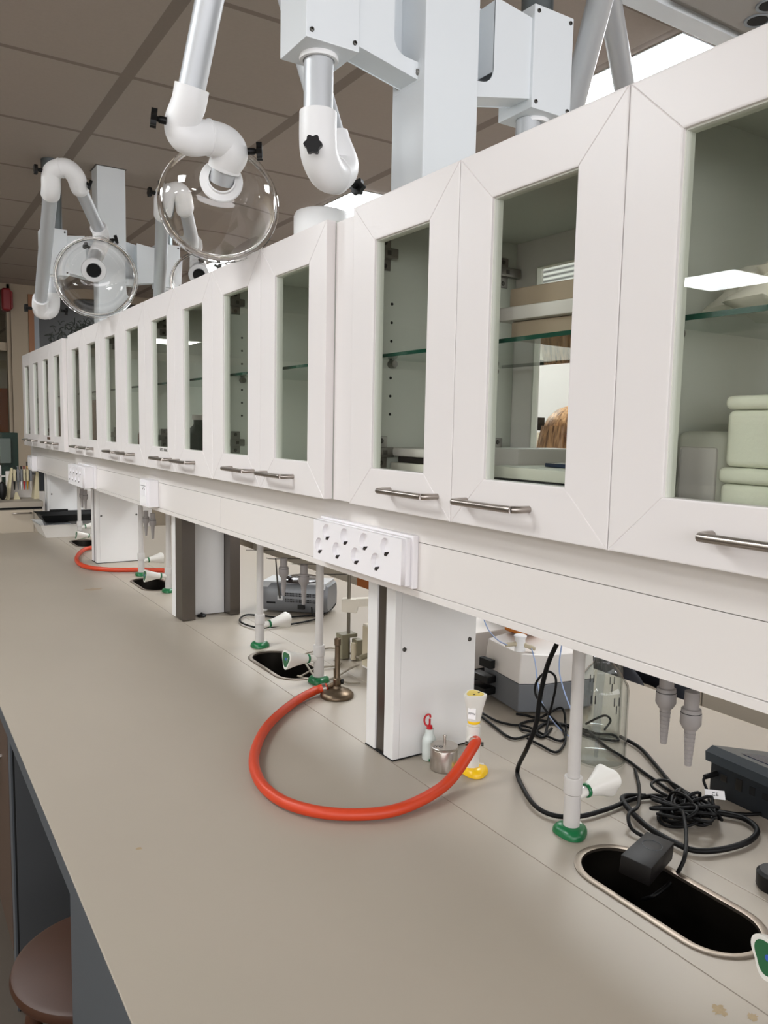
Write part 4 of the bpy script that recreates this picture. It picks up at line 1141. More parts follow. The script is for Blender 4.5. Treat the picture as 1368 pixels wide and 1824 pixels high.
elbow('wrist_joint', [c0 - u3 * 0.04, c0, c1, c2, c2 + (FLg - c2) * 0.35], 0.036, t, (0.5,))
MB().tube([c2, FLg + (rim_c - FLg) * 0.05], 0.0245, 28, caps=False).build('tube', 'tube_alu', t)
hood(FLg, rim_c, 0.122, t, (rim_c - FLg).length * 0.85)
MB().lathe([(0.0, 0.0), (0.0243, 0.0)], FLg + (rim_c - FLg) * 0.04, (rim_c - FLg), 28).build('duct_opening', 'black_gap', t)
knob(e1 + V3(-0.03, 0.0, 0.0), (-1, 0, 0), t); knob(c1 + V3(-0.034, -0.02, 0.012), (-1, -0.2, 0.2), t); knob(c2 + V3(-0.002, -0.036, 0.008), (0, -1, 0.1), t, 0.8); knob(c1 + V3(0.07, -0.02, -0.04), (1, 0, -0.3), t)

# --- near right arm: two crossed tubes
P = ARM['NR']
t = thing('extraction_arm', 'fume extraction arm at the top right, two crossed grey tubes running down behind the cabinet', 'extraction arm', (1.14, 1.271, 1.977))
bx_, by_ = 1.14, 1.271
a0, a1, b0, b1 = [V3(*P[k]) for k in ('a0', 'a1', 'b0', 'b1')]
ua = (a1 - a0).normalized(); kA = a0 - ua * 0.16
MB().tube([(bx_, by_, 1.984), (bx_, by_, 1.85)], 0.0255, 28).build('tube', 'tube_alu', t)
elbow('knee_joint', [(bx_, by_, 1.88), (bx_, by_, 1.84), (bx_ + 0.02, by_ + 0.01, 1.815), (bx_ + 0.06, by_ + 0.03, 1.83), kA - ua * 0.02, kA + ua * 0.04], 0.0315, t, (0.5,))
MB().tube([kA, a1 + ua * 0.05], 0.0265, 32).build('tube', 'tube_alu', t)
ub = (b0 - b1).normalized()
elbow('top_joint', [a1, a1 + ua * 0.05, a1 + ua * 0.08 + V3(0.03, 0.03, 0.02), b1 - ub * 0.06, b1], 0.0315, t, (0.5,))
MB().tube([b1 - ub * 0.02, b0 + ub * 0.10], 0.0265, 32).build('tube', 'tube_alu', t)

# ================================================================== taps and posts on the bench
def cone_knob(base, d, L_, r0, r1, parent, disc='green_disc', ring='green', letters=None, up=(0, 0, 1)):
    """three-lobed flaring knob with a coloured ring at the neck"""
    base = Vector(base); d = Vector(d).normalized(); u = Vector(up); u = (u - d * u.dot(d)).normalized(); w = d.cross(u)
    MB().lathe([(0.0, 0), (0.0085, 0), (0.0085, 0.020), (0.0, 0.020)], base, d, 20).build('stem', 'tap_white', parent)
    MB().lathe([(0.009, 0), (0.0112, 0.0005), (0.0118, 0.003), (0.0112, 0.0055), (0.009, 0.006)], base + d * 0.0195, d, 24, True).build('colour_ring', ring, parent)
    k = MB(); rings = []
    N = 36; S = 12
    for i in range(S + 1):
        t_ = i / S
        h = 0.0255 + (L_ - 0.0255) * t_
        rr = r0 + (r1 - r0) * t_ ** 1.2
        amp = 0.16 * t_
        if i == S: rr *= 0.95
        ring_ = []
        for k_ in range(N):
            a_ = 2 * PI * k_ / N
            q = rr * (1 + amp * math.cos(3 * a_))
            ring_.append(k.bm.verts.new(base + d * h + u * (q * math.cos(a_)) + w * (q * math.sin(a_))))
        rings.append(ring_)
    for a_, b_ in zip(rings, rings[1:]):
        for i in range(N): k.bm.faces.new((a_[i], a_[(i + 1) % N], b_[(i + 1) % N], b_[i]))
    k.bm.faces.new(rings[0]); k.bm.faces.new(rings[-1])
    kb = k.build('knob', 'tap_white', parent, 40)
    dk = MB(); c = base + d * (L_ + 0.0004)
    lo = []; hi = []
    for i in range(N):
        a_ = 2 * PI * i / N
        q = r1 * 0.74 * (1 + 0.14 * math.cos(3 * a_))
        p = u * (q * math.cos(a_)) + w * (q * math.sin(a_))
        lo.append(dk.bm.verts.new(c + p - d * 0.001)); hi.append(dk.bm.verts.new(c + p + d * 0.0004))
    dk.bm.faces.new(lo); dk.bm.faces.new(hi)
    for i in range(N): dk.bm.faces.new((lo[i], lo[(i + 1) % N], hi[(i + 1) % N], hi[i]))
    dk.build('knob_disc', disc, kb)
    return kb, c, u, w, d

def foot(x, y, m, parent, dirx=1.0, r=0.0235):
    """rounded triangular foot flange"""
    k = MB(); rings = []
    N = 40
    for h, s in ((0.0003, 1.0), (0.005, 0.99), (0.009, 0.92), (0.0125, 0.78), (0.0145, 0.6), (0.015, 0.4)):
        ring_ = []
        for i in range(N):
            a_ = 2 * PI * i / N
            q = r * s * (1.12 + 0.11 * math.cos(3 * (a_)))
            ring_.append(k.bm.verts.new((x + dirx * q * math.cos(a_), y + q * math.sin(a_), BT + h)))
        rings.append(ring_)
    for a_, b_ in zip(rings, rings[1:]):
        for i in range(N): k.bm.faces.new((a_[i], a_[(i + 1) % N], b_[(i + 1) % N], b_[i]))
    k.bm.faces.new(rings[0]); k.bm.faces.new(rings[-1])
    f_ = k.build('foot', m, parent, 50)
    MB().box(x + 0.006, x + 0.020, y - 0.004, y + 0.004, BT + 0.0125, BT + 0.0150, 0.001, rotz=-0.5).build('foot_label', 'tap_white', f_)

def nozzle(x, y, ztop, parent, n=9):
    prof = [(0.0095, 0.0), (0.0095, -0.022), (0.0125, -0.023), (0.0128, -0.028), (0.0135, -0.029), (0.0135, -0.043), (0.0095, -0.050)]
    z = -0.050
    for k in range(n):
        r = 0.0080 - k * 0.00038
        prof += [(r, z), (r * 0.84, z - 0.0055)]; z -= 0.0056
    prof.append((0.0, z - 0.001))
    q = MB().lathe([(0.0, 0.0)] + prof, (x, y, ztop), (0, 0, 1), 22).build('nozzle', 'nozzle_grey', parent)
    MB().lathe([(0.0129, 0), (0.0132, 0.0004), (0.0132, 0.0014), (0.0129, 0.0018)], (x, y, ztop - 0.0295), (0, 0, 1), 22, True).build('seal', 'black_gap', q)

def tap(y, knob_dir, ny, label, zn=1.055, nx=0.88, ka=0.0, kl=0.082, kr=0.0235, kz=0.060):
    x = 0.892
    t = thing('water_tap', label, 'tap', (x, y, BT))
    foot(x, y, 'green', t)
    MB().lathe([(0.0, 0.008), (0.0128, 0.008), (0.0128, 0.066), (0.0132, 0.0665), (0.0145, 0.068), (0.0145, 0.092), (0.0138, 0.094), (0.0, 0.094)], (x, y, BT), (0, 0, 1), 28).build('body', 'tap_grey', t)
    zk = BT + kz
    kd = Vector((knob_dir, ka, 0.12)).normalized()
    kb_, c_, u_, w_, d_ = cone_knob(Vector((x, y, zk)) + kd * 0.008, kd, kl, 0.0105, kr, t, up=(0, 0, -1))
    if knob_dir < 0:
        text('disc_lettering', 'VTK', 0.006, c_ + w_ * 0.009 + d_ * 0.0006, -u_, -w_, 'text_white', kb_, 0.0001)
        MB().lathe([(0.0, 0.0008), (0.0035, 0.0008), (0.0035, 0.0)], c_, d_, 16).build('disc_mark', 'blue_mark', kb_)
    s = 1 if ny > y else -1
    zc = zn + 0.0
    pts = [(x, y, BT + 0.09), (x, y, zc + 0.02), (x, y, zc + 0.045), (x, y + s * 0.012, zc + 0.062), (x, y + s * 0.035, zc + 0.068),
           (nx, ny - s * 0.03, zc + 0.068), (nx, ny - s * 0.008, zc + 0.055), (nx, ny, zc + 0.03), (nx, ny, zc - 0.01)] if False else None
    zz = zc - 0.004
    MB().tube(catmull([(x, y, BT + 0.09), (x, y, 0.9), (x, y, 1.045), (x, y, 1.075), (x, y + s * 0.010, 1.097), (x - 0.002, y + s * 0.035, 1.105)], 6), 0.0097, 20).build('riser', 'tap_grey', t)
    L_ = abs(ny - y)
    MB().tube(catmull([(x - 0.002, y + s * 0.03, 1.105), (nx, y + s * (L_ * 0.5), 1.105), (nx, ny - s * 0.035, 1.10), (nx, ny - s * 0.012, 1.088), (nx, ny, 1.062), (nx, ny, 1.035)], 6), 0.0100, 20).build('spout', 'nozzle_grey', t)
    nozzle(nx, ny, zn - 0.012, t)
    return t
tap(0.834, 1, 0.664, 'nearest full water tap on its green foot, its knob pointing to the right', 1.048, ka=0.0, kl=0.074, kr=0.026)
tap(0.443, -1, 0.624, 'water tap cut by the right edge, showing its green-faced knob and elbow nozzle', 1.032, ka=0.12, kz=0.045)
tap(1.687, -1, 1.750, 'water tap with green-faced knob just behind the bunsen burner', 1.022)
tap(2.050, 1, 1.868, 'water tap between the far oval sink and the steel-channelled column, knob pointing away', 1.022)
tap(2.902, -1, 3.061, 'water tap left of the steel-channelled column, knob towards the camera', 1.02)
tap(3.275, 1, 3.155, 'water tap beside the third column, knob pointing away', 1.02)
tap(4.12, -1, 4.27, 'nearer of the two far taps behind the third column', 1.02)
tap(4.49, 1, 4.35, 'farthest water tap, next to the white tray', 1.02)
# gas tap
x, y = 0.895, 1.085
g = thing('gas_tap', 'yellow-footed gas tap with an upright knob, joined to the near orange hose', 'tap', (x, y, BT))
k = MB(); N = 40
foot(x + 0.004, y - 0.002, 'yellow', g, 1.0, 0.0225)
MB().lathe([(0.0, 0.008), (0.0125, 0.008), (0.0125, 0.091), (0.0, 0.091)], (x, y, BT), (0, 0, 1), 26).build('body', 'tap_white', g)
kb, c, u, w, dd_ = cone_knob((x, y, BT + 0.076), (0, 0, 1), 0.075, 0.0125, 0.0205, g, 'yellow_disc', 'yellow', up=(0.6, -0.8, 0))
for dx, dy in ((0.008, 0.002), (-0.006, 0.006)):
    MB().box(c.x + dx - 0.002, c.x + dx + 0.002, c.y + dy * -1 - 0.0015, c.y - dy + 0.0015, c.z + 0.0003, c.z + 0.0008, rotz=0.4).build('disc_mark', 'ink', kb)
lab = Vector((-0.80, -0.60, 0)); xd = Vector((0.60, -0.80, 0))
lc = Vector((x, y, BT + 0.076 + 0.042)) + lab * 0.0158
m_ = MB(); m_.hull([tuple(lc + xd * a_ + Vector((0, 0, 1)) * (b_ ) + lab * c_) for a_ in (-0.007, 0.007) for b_ in (-0.010, 0.010) for c_ in (-0.003 if 0 else -0.001, 0.0006)])
m_.build('knob_label', 'label_white', kb, 0)
text('label_lettering', 'MVN', 0.006, lc + lab * 0.0008, xd, (0, 0, 1), 'ink', kb, 0.0001)
hd = Vector((-0.55, -0.80, 0.10)).normalized()
hs = Vector((x, y, BT + 0.064))
MB().lathe([(0.0, 0), (0.012, 0), (0.013, 0.012), (0.010, 0.016), (0.0, 0.016)], hs, hd, 24).build('outlet', 'tap_white', g)
HR = 0.0098
pts = [hs + hd * 0.015, hs + hd * 0.03] + [Vector(p) for p in reversed(PATH['hose'][:-2])]
hose = thing('gas_hose', 'thick orange rubber hose looping from the gas tap to the bunsen burner', 'hose', (0.65, 1.2, BT))
MB().tube(catmull(pts, 10), HR, 20).build('tube', 'orange_rubber', hose, 60)
cl = hs + hd * 0.024
MB().lathe([(HR, 0), (HR + 0.0016, 0), (HR + 0.0016, 0.007), (HR, 0.007)], cl, hd, 28, True).build('clamp', 'steel', hose)
sd_ = hd.cross(Vector((0, 0, 1))).normalized()
for s in (-1, 1):
    MB().lathe([(0.0, 0), (0.0022, 0), (0.0022, 0.001), (0.004, 0.0015), (0.004, 0.0055), (0.0, 0.0055)], cl + hd * 0.003 + sd_ * s * (HR + 0.001), sd_ * s, 12).build('clamp_screw', 'screw', hose)
p0, p1 = Vector(PATH['hose'][0]), Vector(PATH['hose'][1])
dd_ = (p1 - p0).normalized()
MB().lathe([(HR, 0), (HR + 0.0016, 0), (HR + 0.0016, 0.008), (HR, 0.008)], p0 + dd_ * 0.004, dd_, 28, True).build('clamp', 'steel', hose)
# bunsen burner
bx_, by_ = 0.880, 1.572
b = thing('bunsen_burner', 'bronze bunsen burner with a round domed base and upright tube', 'burner', (bx_, by_, BT))
MB().lathe([(0.0, 0.0003), (0.039, 0.0003), (0.040, 0.003), (0.039, 0.007), (0.033, 0.013), (0.022, 0.018), (0.011, 0.021), (0.009, 0.026), (0.0, 0.026)], (bx_, by_, BT), (0, 0, 1), 48).build('base', 'brass_dark', b)
MB().lathe([(0.0, 0.024), (0.007, 0.024), (0.0095, 0.028), (0.0095, 0.042), (0.007, 0.045), (0.0062, 0.047), (0.0062, 0.122), (0.0078, 0.124), (0.0078, 0.139), (0.006, 0.140), (0.005, 0.137), (0.0, 0.137)], (bx_, by_, BT), (0, 0, 1), 24).build('tube', 'brass_dark', b)
MB().tube([(bx_, by_, BT + 0.033), Vector((p0.x, p0.y, p0.z)) - dd_ * 0.0 + Vector((0, 0, 0))], 0.0055, 14).build('inlet', 'brass_dark', b)
MB().lathe([(0.0, 0), (0.006, 0), (0.006, 0.006), (0.0, 0.006)], (bx_ + 0.008, by_ - 0.004, BT + 0.036), (0.9, -0.4, 0), 14).build('air_screw', 'black_plastic', b)
MB().tube([(bx_ - 0.009, by_ - 0.003, BT + 0.046), (bx_ - 0.010, by_ - 0.003, BT + 0.070)], 0.0016, 8).build('pilot_pipe', 'brass_dark', b)
# far hose
cable('gas_hose', PATH['hose2'], 0.0098, 'orange_rubber', None, 'far orange rubber hose looping round the foot of the third column', 'hose', None, 10, 18)

# ================================================================== small things by the near column
t = thing('metal_cylinder', 'small brushed metal cylinder with a short pin on top', 'cylinder', (0.862, 1.128, BT))
MB().lathe([(0.0, 0.0004), (0.0255, 0.0004), (0.026, 0.001), (0.026, 0.0385), (0.0255, 0.0395), (0.026, 0.0398), (0.026, 0.0435), (0.0252, 0.0445), (0.0, 0.0445)], (0.862, 1.128, BT), (0, 0, 1), 48).build('body', 'steel', t)
MB().lathe([(0.0, 0.044), (0.0027, 0.044), (0.0027, 0.062), (0.0022, 0.063), (0.0, 0.063)], (0.864, 1.130, BT), (0, 0, 1), 16).build('pin', 'steel', t)
text('cylinder_lettering', 'JYO', 0.011, (0.848, 1.128, BT + 0.0446), (0.8, -0.6, 0), (0.6, 0.8, 0), 'ink', t)
t = thing('dropper_bottle', 'small clear dropper bottle with a red curved cap behind the metal cylinder', 'bottle', (0.862, 1.176, BT))
MB().lathe([(0.0, 0.0004), (0.0125, 0.0004), (0.0135, 0.002), (0.0135, 0.036), (0.0125, 0.042), (0.009, 0.049), (0.0082, 0.052), (0.0082, 0.060), (0.0, 0.060)], (0.862, 1.176, BT), (0, 0, 1), 28).build('body', 'dropper_body', t)
MB().lathe([(0.0, 0.060), (0.0058, 0.060), (0.0055, 0.066), (0.002, 0.068), (0.002, 0.079), (0.0, 0.079)], (0.862, 1.176, BT), (0, 0, 1), 20).build('cap', 'red', t)
MB().tube(catmull([(0.859, 1.178, BT + 0.064), (0.8545, 1.1815, BT + 0.070), (0.854, 1.182, BT + 0.080), (0.858, 1.179, BT + 0.087), (0.862, 1.176, BT + 0.087), (0.863, 1.1755, BT + 0.082)], 5), 0.0019, 10).build('cap_loop', 'red', t)
MB().box(0.8525, 0.8715, 1.1615, 1.164, BT + 0.001, BT + 0.006, 0.001).build('label', 'green', t)

# ================================================================== instruments on the far half of the bench
def chamfer_box(t, foot_, z0, zs, ztops, m0, m1):
    k = MB(); k.prism(foot_, z0, zs, 'Z', 0.003); k.build('lower_housing', m0, t)
    k = MB()
    cx = sum(p[0] for p in foot_) / len(foot_); cy = sum(p[1] for p in foot_) / len(foot_)
    pts = [(x, y, zs + 0.0002) for x, y in foot_]
    pts += [(cx + (x - cx) * s, cy + (y - cy) * s, z) for (x, y), (z, s) in zip(foot_, ztops)]
    k.hull(pts)
    es = [e for e in k.bm.edges if len(e.link_faces) == 2 and e.calc_face_angle(0) > 0.25]
    bmesh.ops.bevel(k.bm, geom=es, offset=0.004, segments=2, profile=0.5, affect='EDGES')
    k.build('upper_housing', m1, t)
inst = thing('laboratory_instrument', 'two-tone white and grey bench instrument with chamfered corners', 'instrument', (1.26, 1.33, BT))
fp = [(1.171, 1.268), (1.225, 1.238), (1.352, 1.215), (1.40, 1.29), (1.36, 1.45), (1.196, 1.418)]
chamfer_box(inst, fp, BT + 0.006, BT + 0.070, [(0.862, 0.95), (0.860, 0.95), (0.858, 0.95), (0.866, 0.95), (0.868, 0.95), (0.862, 0.95)], 'instr_grey', 'instr_white')
MB().box(1.165, 1.18, 1.36, 1.40, BT + 0.08, BT + 0.10, 0.001).build('inlet_socket', 'black_gap', inst)
MB().box(1.158, 1.185, 1.36, 1.42, BT + 0.045, BT + 0.062, 0.003).build('power_plug', 'black_plastic', inst)
MB().box(1.150, 1.185, 1.36, 1.42, BT + 0.018, BT + 0.036, 0.003).build('power_plug', 'black_plastic', inst)
vx, vy, vz = 1.150, 1.203, 0.873
vx, vy, vz = 1.195, 1.295, 0.866
MB().lathe([(0.0, -0.004), (0.0125, -0.004), (0.0115, 0.012), (0.0115, 0.026), (0.014, 0.0265), (0.0145, 0.031), (0.012, 0.033), (0.0, 0.033)], (vx, vy, vz), (0, 0, 1), 28).build('valve_body', 'joint_white', inst)
for dv in (V3(-0.8, 0.25, -0.05), V3(0.55, -0.8, -0.25)):
    MB().lathe([(0.0, 0), (0.0055, 0), (0.0055, 0.004), (0.0045, 0.006), (0.0052, 0.020), (0.0035, 0.026), (0.0, 0.026)], V3(vx, vy, vz + 0.013) + dv.normalized() * 0.010, dv, 16).build('valve_fitting', 'beige_device', inst)
bt = thing('amber_bottle', 'square amber glass bottle standing on the two-tone instrument, half hidden by the rail', 'bottle', (1.30, 1.395, 0.869))
MB().box(1.262, 1.332, 1.365, 1.43, 0.869, 0.99, 0.008, 3).build('body', 'amber', bt)
MB().lathe([(0.0, 0.104), (0.014, 0.104), (0.014, 0.13), (0.0, 0.13)], (1.297, 1.397, 0.885), (0, 0, 1), 20).build('neck', 'amber', bt)
MB().lathe([(0.0, 0.13), (0.017, 0.13), (0.017, 0.15), (0.0, 0.15)], (1.297, 1.397, 0.885), (0, 0, 1), 20).build('cap', 'black_plastic', bt)
t = thing('laboratory_instrument', 'white and grey device half hidden behind the near column', 'instrument', (1.25, 1.58, BT))
MB().box(1.19, 1.36, 1.50, 1.66, BT + 0.03, BT + 0.125, 0.006).build('upper_housing', 'instr_white', t)
MB().box(1.19, 1.36, 1.50, 1.66, BT, BT + 0.03, 0.004).build('lower_housing', 'device_black', t)
t = thing('black_box', 'black box standing behind the amber bottle', 'box', (1.42, 1.62, BT))
MB().box(1.385, 1.46, 1.50, 1.60, BT, 1.0, 0.004).build('body', 'device_black', t)
for key, lb in (('blue1', 'thin blue tube rising from the left fitting of the instrument valve'), ('blue2', 'thin blue tube falling from the right fitting of the instrument valve'), ('blue3', 'thin blue tube hanging from the rail in front of the instrument')):
    cable('tube', PATH[key], 0.0013, 'blue_tube', None, lb, 'tube')

# glass bottles
def lab_bottle(x, y, h, r, label, tube=True):
    t = thing('glass_bottle', label, 'bottle', (x, y, BT))
    ho = [(0.0, 0.0005), (r * 0.92, 0.0005), (r, 0.006), (r, h * 0.66), (r * 0.96, h * 0.71), (r * 0.55, h * 0.85), (r * 0.36, h * 0.90), (r * 0.34, h * 0.93), (r * 0.38, h * 0.935), (r * 0.38, h * 0.95), (r * 0.34, h * 0.955), (r * 0.34, h)]
    hi = [(max(a_ - 0.0026, 0.0), (b_ + 0.004 if i < 2 else b_)) for i, (a_, b_) in enumerate(ho)]
    hi[-1] = (hi[-1][0], h)
    MB().lathe(ho + list(reversed(hi)), (x, y, BT), (0, 0, 1), 56).build('glass', 'bottle_glass', t, 50)
    for k in range(3):
        z = BT + h * (0.62 - 0.0 * k)
    for k, (a_, zz) in enumerate(((2.0, 0.62), (2.2, 0.62), (2.9, 0.63), (3.05, 0.625), (2.1, 0.55))):
        a2 = -a_ + 0.25
        p = V3(x + (r + 0.0003) * math.cos(a2), y + (r + 0.0003) * math.sin(a2), BT + h * zz)
        tg = V3(-math.sin(a2), math.cos(a2), 0)
        MB().hull([tuple(p + tg * s1 + V3(0, 0, s2) + V3(math.cos(a2), math.sin(a2), 0) * s3) for s1 in (-0.001, 0.001) for s2 in (-0.009, 0.007) for s3 in (0, 0.0003)]).build('printed_scale', 'ink', t, 0)
    if tube:
        MB().tube([(x - 0.004, y + 0.004, BT + 0.006), (x + 0.002, y, BT + h * 1.02)], 0.004, 14).build('dip_tube', 'clear_tube', t)
    return t
lab_bottle(1.145, 1.008, 0.215, 0.050, 'clear glass bottle with a dip tube, right of the near tap')
lab_bottle(1.245, 1.105, 0.21, 0.047, 'second clear glass bottle directly behind the first')

# black meter at the right edge
t = thing('bench_meter', 'dark grey bench meter with a sloping top, cut by the right edge', 'instrument', (1.3, 0.75, BT))
c0 = V3(1.208, 0.822, 0); ex = V3(-0.05, -1, 0).normalized(); ey = V3(1, -0.05, 0).normalized()
def mp_(a_, b_, z): q_ = c0 + ex * a_ + ey * b_; return (q_.x, q_.y, z)
MB().hull([mp_(a_, b_, z) for a_, b_, z in ((0.008, 0.006, BT), (0.25, 0.006, BT), (0.25, 0.18, BT), (0.008, 0.18, BT), (0.25, 0.006, BT + 0.060), (0.25, 0.20, BT + 0.018), (0.008, 0.20, BT + 0.018), (0.008, 0.006, BT + 0.060))]).build('housing', 'device_black', t, 30)
k = MB().hull([mp_(a_, b_, z) for a_, b_, z in ((0.0, 0.0, BT + 0.057), (0.26, 0.0, BT + 0.057), (0.0, -0.002, BT + 0.074), (0.26, -0.002, BT + 0.074), (0.005, 0.010, BT + 0.084), (0.255, 0.010, BT + 0.084), (0.0, 0.205, BT + 0.030), (0.26, 0.205, BT + 0.030), (0.0, 0.205, BT + 0.018), (0.26, 0.205, BT + 0.018))])
k.build('lid', 'device_top', t, 30)
MB().hull([mp_(a_, b_, z) for a_, b_, z in ((0.04, 0.04, BT + 0.0768), (0.23, 0.04, BT + 0.0768), (0.04, 0.15, BT + 0.0465), (0.23, 0.15, BT + 0.0465), (0.04, 0.15, BT + 0.04), (0.23, 0.04, BT + 0.05))]).build('screen', 'device_blue', t, 0)
for i, (a_, w_, h_) in enumerate(((0.035, 0.012, 0.012), (0.065, 0.012, 0.020), (0.09, 0.010, 0.014), (0.115, 0.012, 0.010))):
    MB().hull([mp_(a_ + s1, 0.0055 + s3, BT + 0.036 + s2) for s1 in (-w_ / 2, w_ / 2) for s2 in (-h_ / 2, h_ / 2) for s3 in (-0.001, 0.002)]).build('socket', 'screw' if i < 2 else 'black_gap', t, 0)
q0 = Vector(mp_(0.022, 0.002, BT + 0.040)); q1 = q0 - ey * 0.03
MB().tube([q0, q1], [0.005, 0.0042], 12).build('plug', 'black_plastic', t)
cable('cable', [q1, q1 + V3(-0.006, -0.003, -0.006), q1 + V3(-0.004, -0.015, -0.028), (1.165, 0.782, 0.740), (1.150, 0.77, 0.731), (1.13, 0.76, 0.731)], 0.0024, 'black_cable', None, 'thin black cable plugged into the back of the dark meter')
k = MB().hull([(1.150 + 0.032 * a_ * 0.70 + 0.014 * b_ * 0.6, 0.778 - 0.032 * a_ * 0.70 + 0.014 * b_ * 0.6, 0.744 + 0.010 * b_ + 0.0006 * c_) for a_ in (0, 1) for b_ in (0, 1) for c_ in (0, 1)])
lbm = thing('cable_label', 'small white printed tag wrapped round a cable beside the dark meter', 'label', (1.16, 0.79, 0.742))
k.build('tag', 'label_white', lbm, 0)
xd = V3(0.707, -0.707, 0); yd = V3(0.6 * 0.014, 0.6 * 0.014, 0.010).normalized()
text('tag_lettering', 'CE', 0.009, V3(1.150, 0.778, 0.744) + xd * 0.016 + yd * 0.008 + xd.cross(yd) * 0.0008, xd, yd, 'ink', lbm, 0.0001)
tag(MB().lathe([(0.0, 0), (0.022, 0), (0.024, 0.004), (0.024, 0.022), (0.020, 0.026), (0, 0.026)], (1.028, 0.580, BT + 0.0003), (0, 0, 1), 32).build('round_cap', 'black_plastic'),
    'black round object at the right edge beside the oval sink', 'cap')

# power adapter tilted over the sink
ad = thing('power_adapter', 'black power adapter brick resting tilted over the rim of the near sink', 'adapter', (0.90, 0.69, 0.745))
TL, TR, BR, BL = V3(0.938, 0.727, 0.766), V3(0.951, 0.688, 0.763), V3(0.866, 0.660, 0.762), V3(0.853, 0.703, 0.765)
nz = (TR - TL).cross(BL - TL).normalized(); nz = nz if nz.z < 0 else -nz
k = MB().hull([tuple(p + nz * h) for p in (TL, TR, BR, BL) for h in (0, 0.028)])
bmesh.ops.bevel(k.bm, geom=[e for e in k.bm.edges if e.calc_face_angle(0) > 0.3], offset=0.0018, segments=2, profile=0.5, affect='EDGES')
k.build('brick', 'adapter_black', ad)
cc = (TL + TR + BR + BL) / 4
ring = []
ux = (BL - TL).normalized(); uy = (TR - TL).normalized()
MB().tube([cc - ux * 0.012 + (ux * math.cos(a_ * PI / 16) + uy * math.sin(a_ * PI / 16)) * 0.0135 - nz * 0.0001 for a_ in range(32)], 0.0004, 5, closed=True).build('moulded_ring', 'device_top', ad)
# tangle of cables
cab = [('A', 0.0026, 'thin black cable looping in front of the two-tone instrument'), ('B', 0.0028, 'long thin black cable snaking under the first glass bottle'),
       ('C1', 0.0026, 'short black cable loop nearest the yellow gas tap'), ('C2', 0.0022, 'upright black cable loop standing in front of the instrument'),
       ('C3', 0.0028, 'bunched black cable under the upright loop'), ('J', 0.0024, 'small black cable bend seen through the glass bottle'),
       ('Dc', 0.0040, 'thick black cable hanging from the rail and running past the near tap foot'), ('F', 0.0046, 'thick black cable in a wide loop behind the near sink'),
       ('G', 0.0038, 'black cable running from the glass bottle to the tangle'), ('Hc', 0.0030, 'black cable running past the bottle towards the dark meter'),
       ('I', 0.0030, 'black cable curling down beside the power adapter'), ('K', 0.0030, 'black cable from the tangle down into the near sink'),
       ('small loop', 0.0026, 'small flat black cable loop on top of the tangle')]
for key, r, lb in cab: cable('cable', PATH[key], r, 'black_cable', None, lb, group=None)
random.seed(12)
px_, py_ = 1.088, 0.775
pile = []
for k_ in range(15):
    a0_, b0_ = random.uniform(0.026, 0.058), random.uniform(0.013, 0.030)
    th = random.choice((-0.9, -0.5, 0.3, 1.0, 1.4)) + random.uniform(-.4, .4)
    ca, sa = math.cos(th), math.sin(th)
    ox, oy, oz = random.uniform(-.026, .026), random.uniform(-.028, .022), random.uniform(0.004, 0.022)
    tl = random.uniform(0.004, 0.020); ph = random.uniform(0, 6.28)
    for i in range(12):
        a_ = 2 * PI * i / 12
        pile.append((px_ + ox + ca * a0_ * math.cos(a_) - sa * b0_ * math.sin(a_), py_ + oy + sa * a0_ * math.cos(a_) + ca * b0_ * math.sin(a_), max(BT + 0.003, BT + oz + 0.003 + tl * math.sin(a_ + ph))))
t = thing('cable_coil', 'bundled coil of black cable beside the power adapter', 'cable', (px_, py_, BT))
MB().tube(catmull(pile, 3), 0.0028, 8).build('coil', 'black_cable', t, 60)
tie = [(px_ - 0.004 + 0.004 * math.cos(a_ * PI / 5), py_ + 0.032 * math.cos(a_ * PI / 5) * 0.9, BT + 0.022 + 0.021 * math.sin(a_ * PI / 5)) for a_ in range(10)]
MB().tube(catmull(tie, 3, True), 0.0022, 8, closed=True).build('tie', 'black_cable', t, 60)
# ================================================================== farther along the bench
rd = thing('radio', 'silver portable radio with a dark round lid, seen from behind', 'radio', (1.24, 2.42, BT))
P1, P2 = V3(1.050, 2.425, 0), V3(1.222, 2.262, 0)
RS = 0.82
ex = (P2 - P1).normalized(); ey = V3(-ex.y, ex.x, 0); W_ = (P2 - P1).length
W_ = W_ / RS
def rp(a_, b_, z): q_ = P1 + ex * a_ * RS + ey * b_ * RS; return (q_.x, q_.y, BT + z * RS + (0.0005 if z < 0.02 else 0))
sec = [(0.020, 0.012), (0.004, 0.030), (0.0, 0.07), (0.006, 0.112), (0.018, 0.128)]
k = MB(); rings = []
for a_ in [0.0, 0.012, 0.05, W_ / 2, W_ - 0.05, W_ - 0.012, W_]:
    e_ = min(a_, W_ - a_); s = 1.0 if e_ >= 0.05 else (0.86 if e_ < 0.005 else (0.95 if e_ < 0.02 else 1.0))
    ring_ = [k.bm.verts.new(rp(a_, 0.09 + (b_ - 0.09) * s, 0.07 + (z - 0.07) * s)) for b_, z in sec] + [k.bm.verts.new(rp(a_, 0.09 + (0.18 - b_ - 0.09) * s, 0.07 + (z - 0.07) * s)) for b_, z in reversed(sec)]
    rings.append(ring_)
for a_, b_ in zip(rings, rings[1:]):
    n = len(a_)
    for i in range(n): k.bm.faces.new((a_[i], a_[(i + 1) % n], b_[(i + 1) % n], b_[i]))
k.bm.faces.new(rings[0]); k.bm.faces.new(rings[-1])
k.build('housing', 'radio_silver', rd, 40)
